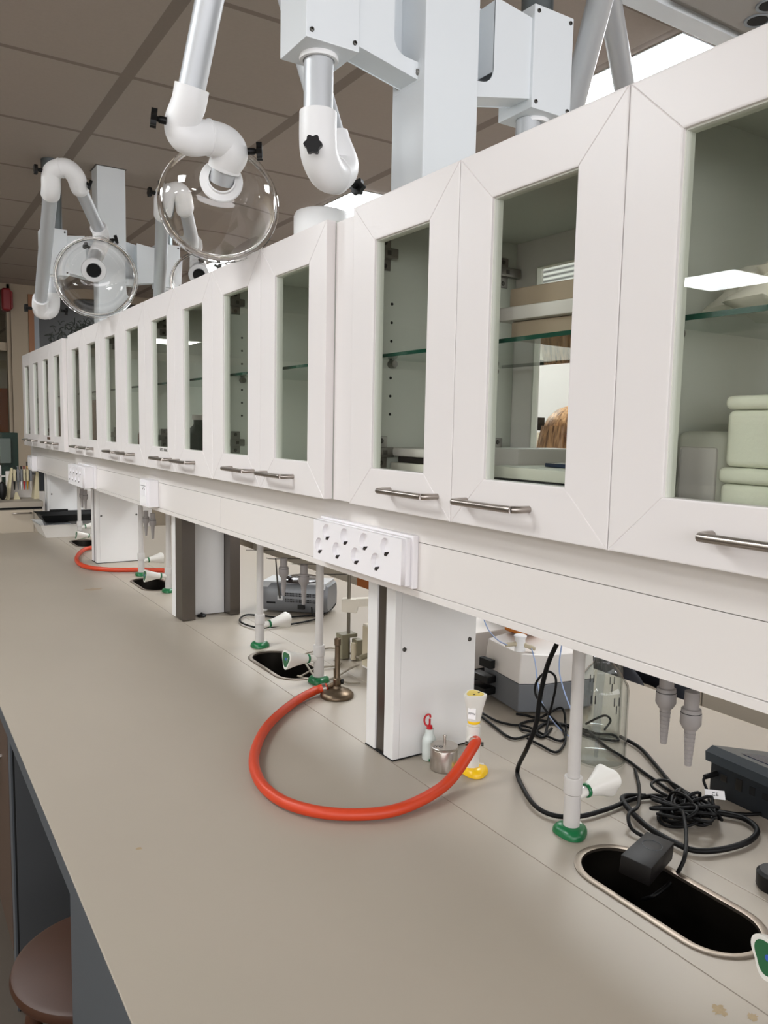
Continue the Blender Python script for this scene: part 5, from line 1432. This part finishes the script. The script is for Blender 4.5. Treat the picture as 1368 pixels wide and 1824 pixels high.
k = MB().hull([rp(a_, b_, z) for a_ in (0.01, W_ - 0.01) for b_, z in ((0.008, 0.112), (0.17, 0.112), (0.022, 0.134), (0.155, 0.134))]); k.build('top_deck', 'radio_light', rd, 30)
cx_, cy_, _ = rp(W_ * 0.55, 0.09, 0)
MB().lathe([(0.0, 0.109), (0.070, 0.109), (0.068, 0.114), (0.055, 0.119), (0.0, 0.121)], (cx_, cy_, BT), (0, 0, 1), 40).build('disc_lid', 'radio_dark', rd)
MB().sphere(rp(W_ * 0.42, 0.03, 0.152), 0.011, 14, (1, 1, .6)).build('top_dial', 'radio_dark', rd)
for zz in (0.080, 0.088, 0.064, 0.056) :
    k = MB()
    for i in range(22):
        a_ = 0.115 + i * 0.0065
        k.hull([rp(a_ + s1, s3, zz + s2) for s1 in (0, 0.0035) for s2 in (0, 0.0055) for s3 in (-0.001, 0.003)])
    k.build('vent_slots', 'black_gap', rd, 0)
k = MB().hull([rp(a_, b_, z) for a_ in (0.035, 0.072) for b_ in (0.0005, 0.004) for z in (0.046, 0.053)]); k.build('handle_slot', 'black_gap', rd, 0)
k = MB().hull([rp(a_, b_, z) for a_ in (0.083, 0.105) for b_ in (-0.004, 0.006) for z in (0.062, 0.081)]); k.build('antenna_mount', 'radio_light', rd, 0)
MB().tube([rp(0.094, -0.005, 0.07), rp(0.083, -0.005, 0.135), rp(0.075, -0.006, 0.235)], [0.0035, 0.0028, 0.0022], 10).build('antenna', 'screw', rd)
k = MB().hull([rp(a_, b_, z) for a_ in (0.17, 0.198) for b_ in (-0.008, 0.004) for z in (0.030, 0.046)]); k.build('mains_plug', 'black_plastic', rd, 0)
cable('cable', PATH['cab1'], 0.0030, 'black_cable', None, 'black mains cable looping out in front of the radio')
cable('cable', PATH['cab2'], 0.0026, 'black_cable', None, 'black cable bunched at the right side of the radio')
for i, (x_, y_) in enumerate(((1.08, 2.33), (1.10, 2.02))):
    t = thing('wire_hook', ('black wire hook behind the second tap from the column, under the rail' if i == 0 else 'black wire hook under the rail left of the white socket strip'), 'hook', (x_, y_, 0.96))
    MB().tube(catmull([(x_ - 0.06, y_ + 0.13, 0.938), (x_, y_, 0.952), (x_ + 0.05, y_ - 0.12, 0.960)], 4), 0.0012, 6).build('wire', 'black_cable', t)
    MB().tube(catmull([(x_ - 0.03, y_ + 0.03, 0.924), (x_ - 0.02, y_ - 0.01, 0.926), (x_ + 0.05, y_ - 0.13, 0.941)], 4), 0.0012, 6).build('wire', 'black_cable', t)
    MB().tube([(x_ + 0.02, y_ - 0.05, 0.97), (x_ + 0.02, y_ - 0.05, 1.05)], 0.0012, 6).build('wire', 'black_cable', t)

# beige stirrer on a rod, dark bottle, power lead
st = thing('clamp_stand', 'metal rod with a beige clamp arm and olive clamp block beside the near column', 'stand', (1.06, 1.86, BT))
MB().tube([(1.055, 1.825, BT), (1.055, 1.825, 1.075)], 0.0048, 16).build('rod', 'rod', st)
k = MB().hull([(1.055 + a_ * 0.8 + b_ * 0.6, 1.825 - a_ * 0.6 + b_ * 0.8, z) for a_, b_, z in ((-0.018, -0.014, 0.858), (-0.018, 0.014, 0.858), (0.022, -0.014, 0.856), (0.022, 0.014, 0.856), (-0.018, -0.014, 0.892), (-0.018, 0.014, 0.892), (0.03, -0.014, 0.893), (0.03, 0.014, 0.893))])
k.hull([(1.055 + a_ * 0.8 + b_ * 0.6, 1.825 - a_ * 0.6 + b_ * 0.8, z) for a_, b_, z in ((0.02, -0.012, 0.872), (0.02, 0.012, 0.872), (0.12, -0.012, 0.882), (0.12, 0.012, 0.882), (0.02, -0.012, 0.894), (0.02, 0.012, 0.894), (0.12, -0.012, 0.903), (0.12, 0.012, 0.903))])
k.build('clamp_arm', 'beige_light', st, 30)
MB().box(1.030, 1.052, 1.815, 1.850, BT + 0.002, 0.79, 0.003).box(1.030, 1.078, 1.815, 1.850, 0.785, 0.796, 0.002).build('clamp_block', 'olive_clamp', st)
MB().box(1.062, 1.084, 1.790, 1.820, BT + 0.0, 0.783, 0.003).build('clamp_block', 'olive_clamp', st)
MB().tube([(1.058, 1.80, BT + 0.004), (1.058, 1.80, 0.775)], 0.008, 14).build('clamp_bolt', 'beige_device', st)
dv = thing('stirrer_unit', 'beige boxy stirrer unit with a connector, half hidden behind the near column', 'instrument', (1.06, 1.72, BT))
MB().box(1.045, 1.16, 1.60, 1.735, BT + 0.045, 0.845, 0.004).build('upper_housing', 'beige_light', dv)
MB().box(1.045, 1.16, 1.60, 1.735, BT + 0.003, BT + 0.0445, 0.003).build('lower_housing', 'instr_white', dv)
MB().box(1.043, 1.046, 1.62, 1.73, BT + 0.01, 0.84).build('side_plate', 'beige_device', dv)
MB().tube([(1.045, 1.70, 0.768), (1.018, 1.70, 0.764)], 0.007, 14).build('connector', 'olive_clamp', dv)
MB().box(1.041, 1.046, 1.66, 1.69, 0.735, 0.758).build('socket', 'black_gap', dv)
bo = thing('reagent_bottle', 'dark brown bottle with a grey printed label and red cap behind the column edge', 'bottle', (1.24, 1.95, BT))
MB().lathe([(0.0, 0.0004), (0.033, 0.0004), (0.035, 0.003), (0.035, 0.11), (0.033, 0.125), (0.016, 0.145), (0.014, 0.15), (0.0, 0.15)], (1.215, 1.90, 0.735), (0, 0, 1), 32).build('body', 'dark_bottle', bo)
MB().lathe([(0.0352, 0.045), (0.0356, 0.045), (0.0356, 0.095), (0.0352, 0.095)], (1.215, 1.90, 0.735), (0, 0, 1), 32, True).build('label', 'bottle_label', bo)
MB().lathe([(0.0, 0.135), (0.014, 0.135), (0.017, 0.139), (0.017, 0.143), (0.0, 0.145)], (1.155, 1.835, 0.765), (0, 0, 1), 24).build('cap', 'red', bo)
for key, lb in (('beige1', 'beige cable leading from the stirrer unit over the sink rim'), ('beige2', 'beige cable arching behind the bunsen burner'), ('beige3', 'beige cable loop beside the second sink'), ('beige4', 'beige cable curving in front of the stirrer unit')):
    cable('cable', PATH[key], 0.0026, 'beige_cable', None, lb)

# tray with folders at the far end
tr = thing('tray', 'white plastic tray with papers at the far end of the bench', 'tray', (0.9, 4.7, BT))
k = MB(); rings = []
for (x0, x1, y0, y1, z) in ((0.735, 1.10, 4.575, 4.845, BT + 0.0005), (0.705, 1.13, 4.55, 4.857, BT + 0.072), (0.699, 1.136, 4.544, 4.859, BT + 0.073), (0.710, 1.125, 4.555, 4.852, BT + 0.070), (0.74, 1.095, 4.58, 4.84, BT + 0.004)):
    rings.append([k.bm.verts.new(p) for p in ((x0, y0, z), (x1, y0, z), (x1, y1, z), (x0, y1, z))])
for a_, b_ in zip(rings, rings[1:]):
    for i in range(4): k.bm.faces.new((a_[i], a_[(i + 1) % 4], b_[(i + 1) % 4], b_[i]))
k.bm.faces.new(rings[0]); k.bm.faces.new(rings[-1])
k.build('body', 'tray_white', tr, 30)
k = MB()
k.hull([(0.75, 4.62, 0.79), (0.87, 4.60, 0.795), (0.87, 4.80, 0.80), (0.75, 4.80, 0.806), (0.75, 4.62, 0.735), (0.87, 4.60, 0.735), (0.87, 4.80, 0.735)])
tag(k.build('paper_stack', 'pipette_grey', None, 0), 'grey papers sticking out of the white tray', 'paper')
k = MB(); rings = []
for (x0, x1, y0, y1, z) in ((0.745, 1.08, 4.64, 4.835, 0.803), (0.72, 1.11, 4.61, 4.845, 0.842), (0.712, 1.118, 4.60, 4.85, 0.844), (0.73, 1.10, 4.62, 4.84, 0.84), (0.755, 1.07, 4.65, 4.83, 0.807)):
    rings.append([k.bm.verts.new(p) for p in ((x0, y0, z), (x1, y0, z), (x1, y1, z), (x0, y1, z))])
for a_, b_ in zip(rings, rings[1:]):
    for i in range(4): k.bm.faces.new((a_[i], a_[(i + 1) % 4], b_[(i + 1) % 4], b_[i]))
k.bm.faces.new(rings[0]); k.bm.faces.new(rings[-1])
k.box(0.80, 0.90, 4.843, 4.849, 0.84, 0.853, 0.003)
tag(k.build('black_tray', 'black_plastic', None, 30), 'black tray lying across the white tray at the far end of the bench', 'tray')

# raised side bench beyond the end of the long bench
pb = thing('side_bench', 'higher side bench crossing the far end of the long bench', 'bench', (0.0, 5.2, 0))
MB().box(-2.2, 0.772, 4.868, 5.50, 0.868, 0.900, 0.002).build('worktop', 'bench', pb)
MB().box(-2.2, 0.768, 4.885, 5.49, 0.855, 0.867).build('shadow_gap', 'black_gap', pb)
for i, (a_, b_) in enumerate(((-0.35, 0.165), (0.167, 0.72))):
    dr = MB().box(a_ + 0.001, b_ - 0.001, 4.872, 4.89, 0.70, 0.853, 0.001).build('drawer', 'drawer_front', pb)
    c_ = 0.655 if i else -0.09
    MB().tube(catmull([(c_ - 0.045, 4.872, 0.836), (c_ - 0.043, 4.85, 0.836), (c_ + 0.043, 4.85, 0.836), (c_ + 0.045, 4.872, 0.836)], 4), 0.0045, 10).build('handle', 'handle_steel', dr)
MB().box(-2.2, 0.765, 4.891, 5.49, 0.08, 0.855).build('body', 'drawer_front', pb)
MB().box(0.721, 0.767, 4.874, 4.89, 0.70, 0.853, 0.001).build('corner_board', 'drawer_front', pb)

# pipette stand
ps = thing('pipette_stand', 'cream pipette stand on the raised side bench at the far left', 'stand', (0.7, 5.1, 0.9))
MB().hull([(0.745, 5.02, 0.9002), (0.775, 5.02, 0.9002), (0.745, 5.14, 0.9002), (0.775, 5.14, 0.9002), (0.765, 5.06, 1.055), (0.78, 5.06, 1.055), (0.765, 5.10, 1.055), (0.78, 5.10, 1.055)]).build('leg', 'pipette_cream', ps, 0)
MB().hull([(0.600, 5.02, 0.9002), (0.615, 5.02, 0.9002), (0.600, 5.14, 0.9002), (0.615, 5.14, 0.9002), (0.632, 5.07, 1.082), (0.642, 5.07, 1.082), (0.632, 5.10, 1.082), (0.642, 5.10, 1.082)]).build('leg', 'pipette_cream', ps, 0)
MB().hull([(0.636, 5.03, 0.9002), (0.672, 5.03, 0.9002), (0.645, 5.10, 0.9002), (0.672, 5.10, 0.9002), (0.648, 5.05, 0.94), (0.66, 5.05, 0.94)]).build('foot_wedge', 'pipette_cream', ps, 0)
MB().box(0.61, 0.78, 5.12, 5.15, 0.9002, 1.06, 0.004).build('back_board', 'instr_white', ps)
MB().box(0.63, 0.775, 5.085, 5.105, 1.040, 1.052, 0.002).build('crossbar', 'pipette_grey', ps)
specs = [(0.6475, 'pipette_cream', 'black_plastic', 'black_plastic', 'cream pipette with a black tip, leftmost in the stand'), (0.667, 'pipette_grey', 'pipette_grey', 'pipette_grey', 'grey pipette, second from the left in the stand'),
         (0.685, 'pipette_grey', 'label_white', 'black_plastic', 'pale grey pipette with a clear end, in the middle of the stand'), (0.7, 'pipette_cream', 'red', 'dark_red', 'cream pipette with a red tip'),
         (0.718, 'pipette_cream', 'pipette_yellow', 'pipette_yellow', 'cream pipette with a yellow tip'), (0.736, 'pipette_grey', 'instr_white', 'black_plastic', 'grey pipette, rightmost in the stand')]
for x_, mb_, mt_, mc_, lb in specs:
    pt = thing('pipette', lb, 'pipette', (x_, 5.06, 1.02), 'pipettes hanging in the stand')
    MB().box(x_ - 0.0065, x_ + 0.0065, 5.045, 5.075, 1.005, 1.075, 0.003).build('grip', mb_, pt)
    MB().lathe([(0.0, 0), (0.006, 0), (0.0045, -0.018), (0.0025, -0.05), (0.0, -0.052)], (x_, 5.06, 1.0048), (0, 0, 1), 12).build('tip', mt_, pt)
    MB().lathe([(0.0, 0), (0.004, 0), (0.004, 0.012), (0.006, 0.0125), (0.006, 0.017), (0.0, 0.017)], (x_, 5.06, 1.0752), (0, 0, 1), 12).build('plunger', mc_, pt)
t = thing('dark_green_case', 'dark green upright case with grey film, behind the pipette stand', 'case', (0.65, 5.35, 0.9))
MB().box(0.615, 0.705, 5.30, 5.42, 0.9002, 1.285, 0.004).build('body', 'dark_green', t)
MB().box(0.600, 0.660, 5.27, 5.2995, 1.10, 1.25, 0.003).build('film', 'grey_film', t)
t = thing('frame_rack', 'small white-framed rack left of the pipette stand', 'rack', (0.6, 5.25, 0.9))
MB().box(0.59, 0.597, 5.22, 5.26, 0.9002, 1.09, 0.001).box(0.59, 0.64, 5.22, 5.26, 1.02, 1.03, 0.001).build('frame', 'instr_white', t)
MB().box(0.598, 0.64, 5.23, 5.25, 1.031, 1.08).build('content', 'dark_green', t)
tag(MB().sphere((0.575, 5.0, 0.955), 0.03, 20, (0.8, 0.8, 1.8)).build('black_flask', 'black_plastic'), 'black rounded object at the left edge on the raised side bench', 'flask')
tag(MB().box(0.80, 0.93, 5.6, 5.68, 0.9, 1.09, 0.003).build('monitor', 'device_black'), 'dark screen standing behind the farthest column', 'monitor')
tag(MB().box(0.775, 1.6, 5.58, 6.1, 0.0, 0.898, 0.003).build('side_cabinet', 'instr_white'), 'white cabinet carrying the dark screen behind the bench end', 'cabinet')

# ================================================================== beyond the bench (other aisle)
t = thing('side_cabinet', 'low white cabinet run along the far wall beyond the bench', 'cabinet', (3.2, 3.0, 0))
for i in range(8):
    y0 = 0.4 + i * 0.8
    dr = MB().box(2.885, 2.905, y0 + 0.003, y0 + 0.797, 0.10, 0.86, 0.002).build('door', 'drawer_front', t)
MB().box(2.880, 2.8845, 4.35, 4.87, 0.10, 0.86, 0.001).build('door', 'door_orange', t)
MB().box(2.906, 3.5, 0.4, 6.8, 0.10, 0.87, 0.002).build('body', 'wall_paint', t)
MB().box(2.86, 3.5, 0.4, 6.8, 0.872, 0.90, 0.002).build('worktop', 'device_black', t)
struct('wall_bulkhead', MB().box(3.12, 3.6, 0.4, 7.0, 1.952, CEIL - 0.001), 'wall_paint')
tag(MB().box(3.1, 3.5, 0.6, 6.6, 1.35, 1.95, 0.002).build('side_cupboard', 'laminate'), 'pale wall cupboards on the far wall beyond the bench', 'cupboard')
tag(MB().box(3.105, 3.1195, 2.9, 3.7, 2.12, 2.27).build('metal_grille', 'grille'), 'ribbed metal grille seen through the window of the second cabinet', 'grille')

# aisle side furniture, behind the camera: seen only as reflections
t = thing('aisle_cabinet', 'white cupboards on the aisle wall, seen only in the glass reflections', 'cabinet', (-3.6, 3, 0))
MB().box(-4.9, -3.9, -1.5, 7.0, 0.0, 0.9, 0.003).build('base', 'wall_paint', t)
MB().box(-4.95, -4.5, -1.5, 7.0, 1.45, 2.2, 0.003).build('cupboard', 'wall_paint', t)

# ================================================================== stool
st = thing('stool', 'round wooden stool tucked under the bench at the lower left', 'stool', (0.30, 1.39, 0))
sx, sy, sh = 0.300, 1.390, 0.40
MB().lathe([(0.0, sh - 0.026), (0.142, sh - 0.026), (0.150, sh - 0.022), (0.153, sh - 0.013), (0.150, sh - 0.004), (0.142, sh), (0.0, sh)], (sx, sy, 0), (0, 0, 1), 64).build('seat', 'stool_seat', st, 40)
for k_ in range(4):
    a_ = PI / 4 + k_ * PI / 2 + 0.35
    x0, y0 = sx + 0.105 * math.cos(a_), sy + 0.105 * math.sin(a_)
    x1, y1 = sx + 0.165 * math.cos(a_), sy + 0.165 * math.sin(a_)
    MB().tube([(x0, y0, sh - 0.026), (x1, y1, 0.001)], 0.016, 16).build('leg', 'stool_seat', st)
MB().tube([(sx + 0.14 * math.cos(a_ * PI / 16), sy + 0.14 * math.sin(a_ * PI / 16), 0.18) for a_ in range(32)], 0.008, 10, closed=True).build('foot_ring', 'handle_steel', st)

# ================================================================== person beyond the cabinets
px, py = 1.95, 1.93
seat = thing('stool', 'wooden stool carrying the seated person beyond the bench', 'stool', (px, py, 0))
MB().lathe([(0.0, 0.53), (0.158, 0.53), (0.166, 0.535), (0.166, 0.553), (0.158, 0.558), (0.0, 0.558)], (px, py, 0), (0, 0, 1), 40).build('seat', 'stool_seat', seat)
for k_ in range(4):
    a_ = PI / 4 + k_ * PI / 2
    MB().tube([(px + 0.10 * math.cos(a_), py + 0.10 * math.sin(a_), 0.532), (px + 0.17 * math.cos(a_), py + 0.17 * math.sin(a_), 0.001)], 0.016, 12).build('leg', 'stool_seat', seat)

def skin_body(name, joints, edges, m, parent, root, sub=2):
    bm = bmesh.new(); vs = {}
    off = root_loc(parent)
    for k_, (co, r) in joints.items(): vs[k_] = bm.verts.new(Vector(co) - off)
    for a_, b_ in edges: bm.edges.new((vs[a_], vs[b_]))
    bm.verts.index_update()
    idx = {k_: v.index for k_, v in vs.items()}
    me = bpy.data.meshes.new(name); bm.to_mesh(me); bm.free()
    o = bpy.data.objects.new(name, me); COL.objects.link(o)
    md = o.modifiers.new('skin', 'SKIN'); md.use_smooth_shade = True
    lay = me.skin_vertices[0].data if me.skin_vertices else None
    if lay is None:
        bpy.context.view_layer.objects.active = o
        return o
    for k_, (co, r) in joints.items():
        lay[idx[k_]].radius = (r, r) if not isinstance(r, tuple) else r
        lay[idx[k_]].use_root = (k_ == root)
    s = o.modifiers.new('subsurf', 'SUBSURF'); s.levels = sub; s.render_levels = sub
    dg = bpy.context.evaluated_depsgraph_get()
    me2 = bpy.data.meshes.new_from_object(o.evaluated_get(dg))
    bpy.data.objects.remove(o)
    me2.name = name
    me2.materials.clear(); me2.materials.append(MATS[m]); me2.shade_smooth()
    o = bpy.data.objects.new(name, me2); COL.objects.link(o); o.parent = parent
    return o
# facing direction: towards -Y (to the right in the photo) and slightly down
pr = thing('person', 'person with long fair hair and a black hair clip, seated beyond the cabinets', 'person', (px, py, 0))
def B(f, s, z):  # forward, sideways(left +), height
    return (px + s, py - f, z)
J = {'pelvis': (B(0.0, 0, 0.69), (0.12, 0.10)), 'waist': (B(0.0, 0, 0.82), (0.105, 0.085)), 'chest': (B(0.02, 0, 0.99), (0.125, 0.095)), 'neck0': (B(0.02, 0, 1.12), 0.06), 'neck1': (B(0.04, 0, 1.19), 0.048),
     'head0': (B(0.055, 0, 1.25), 0.068), 'head1': (B(0.055, 0, 1.32), 0.084), 'head2': (B(0.045, 0, 1.385), 0.062)}
E_ = [('pelvis', 'waist'), ('waist', 'chest'), ('chest', 'neck0'), ('neck0', 'neck1'), ('neck1', 'head0'), ('head0', 'head1'), ('head1', 'head2')]
for s, n in ((1, 'l'), (-1, 'r')):
    J.update({n + 'hip': (B(0.03, s * 0.09, 0.665), 0.088), n + 'knee': (B(0.43, s * 0.12, 0.60), 0.058), n + 'ankle': (B(0.38, s * 0.12, 0.12), 0.038), n + 'heel': (B(0.36, s * 0.12, 0.05), 0.035), n + 'toe': (B(0.52, s * 0.13, 0.03), 0.03),
              n + 'sh': (B(0.01, s * 0.165, 1.065), 0.052), n + 'elb': (B(0.10, s * 0.22, 0.82), 0.040), n + 'wr': (B(0.30, s * 0.14, 0.74), 0.026), n + 'palm': (B(0.365, s * 0.12, 0.715), (0.036, 0.017))})
    E_ += [('pelvis', n + 'hip'), (n + 'hip', n + 'knee'), (n + 'knee', n + 'ankle'), (n + 'ankle', n + 'heel'), (n + 'heel', n + 'toe'), ('chest', n + 'sh'), (n + 'sh', n + 'elb'), (n + 'elb', n + 'wr'), (n + 'wr', n + 'palm')]
    for i, (ds, L_) in enumerate(((-0.027, 0.060), (-0.009, 0.070), (0.009, 0.066), (0.026, 0.052))):
        a_, b_, c_ = n + 'f%da' % i, n + 'f%db' % i, n + 'f%dc' % i
        J.update({a_: (B(0.395, s * 0.12 + ds, 0.710), 0.010), b_: (B(0.395 + L_ * .6, s * 0.12 + ds * 1.15, 0.702), 0.009), c_: (B(0.395 + L_, s * 0.12 + ds * 1.2, 0.682), 0.008)})
        E_ += [(n + 'palm', a_), (a_, b_), (b_, c_)]
    J.update({n + 't1': (B(0.35, s * 0.12 - s * 0.04, 0.712), 0.011), n + 't2': (B(0.385, s * 0.12 - s * 0.056, 0.704), 0.009)})
    E_ += [(n + 'palm', n + 't1'), (n + 't1', n + 't2')]
body = skin_body('body', J, E_, 'skin', pr, 'pelvis', 2)
# clothing: sweater and trousers as slightly larger shells
JS = {k_: (c_, (tuple(q + 0.014 for q in r_) if isinstance(r_, tuple) else r_ + 0.012)) for k_, (c_, r_) in J.items() if k_ in ('pelvis', 'waist', 'chest', 'neck0', 'lsh', 'rsh', 'lelb', 'relb')}
for n, s in (('l', 1), ('r', -1)): JS[n + 'cuff'] = (B(0.275, s * 0.15, 0.75), 0.034)
ES = [('pelvis', 'waist'), ('waist', 'chest'), ('chest', 'neck0'), ('chest', 'lsh'), ('chest', 'rsh'), ('lsh', 'lelb'), ('rsh', 'relb'), ('lelb', 'lcuff'), ('relb', 'rcuff')]
skin_body('sweater', JS, ES, 'shirt', pr, 'pelvis', 2)
JT = {'pelvis': (B(0.0, 0, 0.68), (0.13, 0.115))}
ET = []
for n, s in (('l', 1), ('r', -1)):
    JT.update({n + 'hip': (B(0.03, s * 0.09, 0.665), 0.10), n + 'knee': (B(0.43, s * 0.12, 0.60), 0.070), n + 'ankle': (B(0.38, s * 0.12, 0.13), 0.052)})
    ET += [('pelvis', n + 'hip'), (n + 'hip', n + 'knee'), (n + 'knee', n + 'ankle')]
skin_body('trousers', JT, ET, 'trousers', pr, 'pelvis', 2)
for s in (-1, 1):
    MB().hull([B(f_, s * 0.12 + w_, z_) for f_, w_, z_ in ((0.31, -0.045, 0.001), (0.31, 0.045, 0.001), (0.58, -0.05, 0.001), (0.58, 0.05, 0.001), (0.31, -0.035, 0.085), (0.31, 0.035, 0.085), (0.45, -0.035, 0.085), (0.45, 0.035, 0.085), (0.58, -0.035, 0.04), (0.58, 0.035, 0.04))]).build('shoe', 'black_plastic', pr, 40)
# face
fc = MB(); fc.sphere(B(0.142, 0, 1.305), 0.013, 12, (0.8, 1.2, 1.3)); nose = fc.build('nose', 'skin', pr)
for s in (-1, 1):
    MB().sphere(B(0.128, s * 0.031, 1.33), 0.012, 14).build('eye', 'label_white', pr)
    MB().sphere(B(0.138, s * 0.031, 1.33), 0.005, 10).build('pupil', 'ink', pr)
    MB().sphere(B(0.05, s * 0.088, 1.31), 0.022, 12, (0.35, 0.7, 1.2)).build('ear', 'skin', pr)
MB().sphere(B(0.133, 0, 1.268), 0.015, 12, (1.4, 0.5, 0.4)).build('mouth', 'dark_red', pr)
# hair: a cap over the skull and locks falling to the shoulders
hm = MB(); bmesh.ops.create_icosphere(hm.bm, subdivisions=4, radius=1.0)
for v_ in hm.bm.verts:
    n_ = v_.co.normalized()
    k_ = 1 + 0.04 * mn.noise(n_ * 6)
    v_.co = Vector(B(0.035 - n_.y * 0.105 * k_, n_.x * 0.10 * k_, 1.345 + n_.z * 0.098 * k_))
bmesh.ops.delete(hm.bm, geom=[v_ for v_ in hm.bm.verts if (py - v_.co.y) > 0.095 and v_.co.z < 1.385], context='VERTS')
random.seed(5)
for i in range(54):
    a_ = PI * 0.02 + (PI * 1.18) * i / 53 - PI * 0.10
    sx_, fx_ = math.cos(a_), -math.sin(a_)
    j = random.uniform(-.008, .008)
    L_ = random.uniform(0.24, 0.32)
    pts = [B(0.035 + fx_ * 0.092, sx_ * 0.088, 1.37), B(0.035 + fx_ * 0.108, sx_ * 0.104, 1.30 + j), B(0.03 + fx_ * (0.112 + j), sx_ * (0.108 + j), 1.22), B(0.02 + fx_ * (0.10 + j), sx_ * (0.11 + j * 2), 1.37 - L_)]
    hm.tube(catmull(pts, 4), [0.016, 0.015, 0.015, 0.014, 0.014, 0.013, 0.013, 0.012, 0.012, 0.01, 0.008, 0.006, 0.003], 8)
hm.build('hair', 'hair', pr, 60)
q_ = B(-0.035, -0.095 * 0.55, 1.385)
cl = MB().hull([(px - 0.062 + a_ * 0.5, py + 0.066 + b_, 1.372 + a_ * 0.0 + c_) for a_ in (-0.03, 0.03) for b_ in (-0.012, 0.028) for c_ in (-0.014, 0.030)]).build('hair_clip', 'black_plastic', pr, 30)
MB().tube([(px - 0.088, py + 0.080, 1.36), (px - 0.090, py + 0.082, 1.385)], 0.004, 8).build('clip_ornament', 'handle_steel', cl)
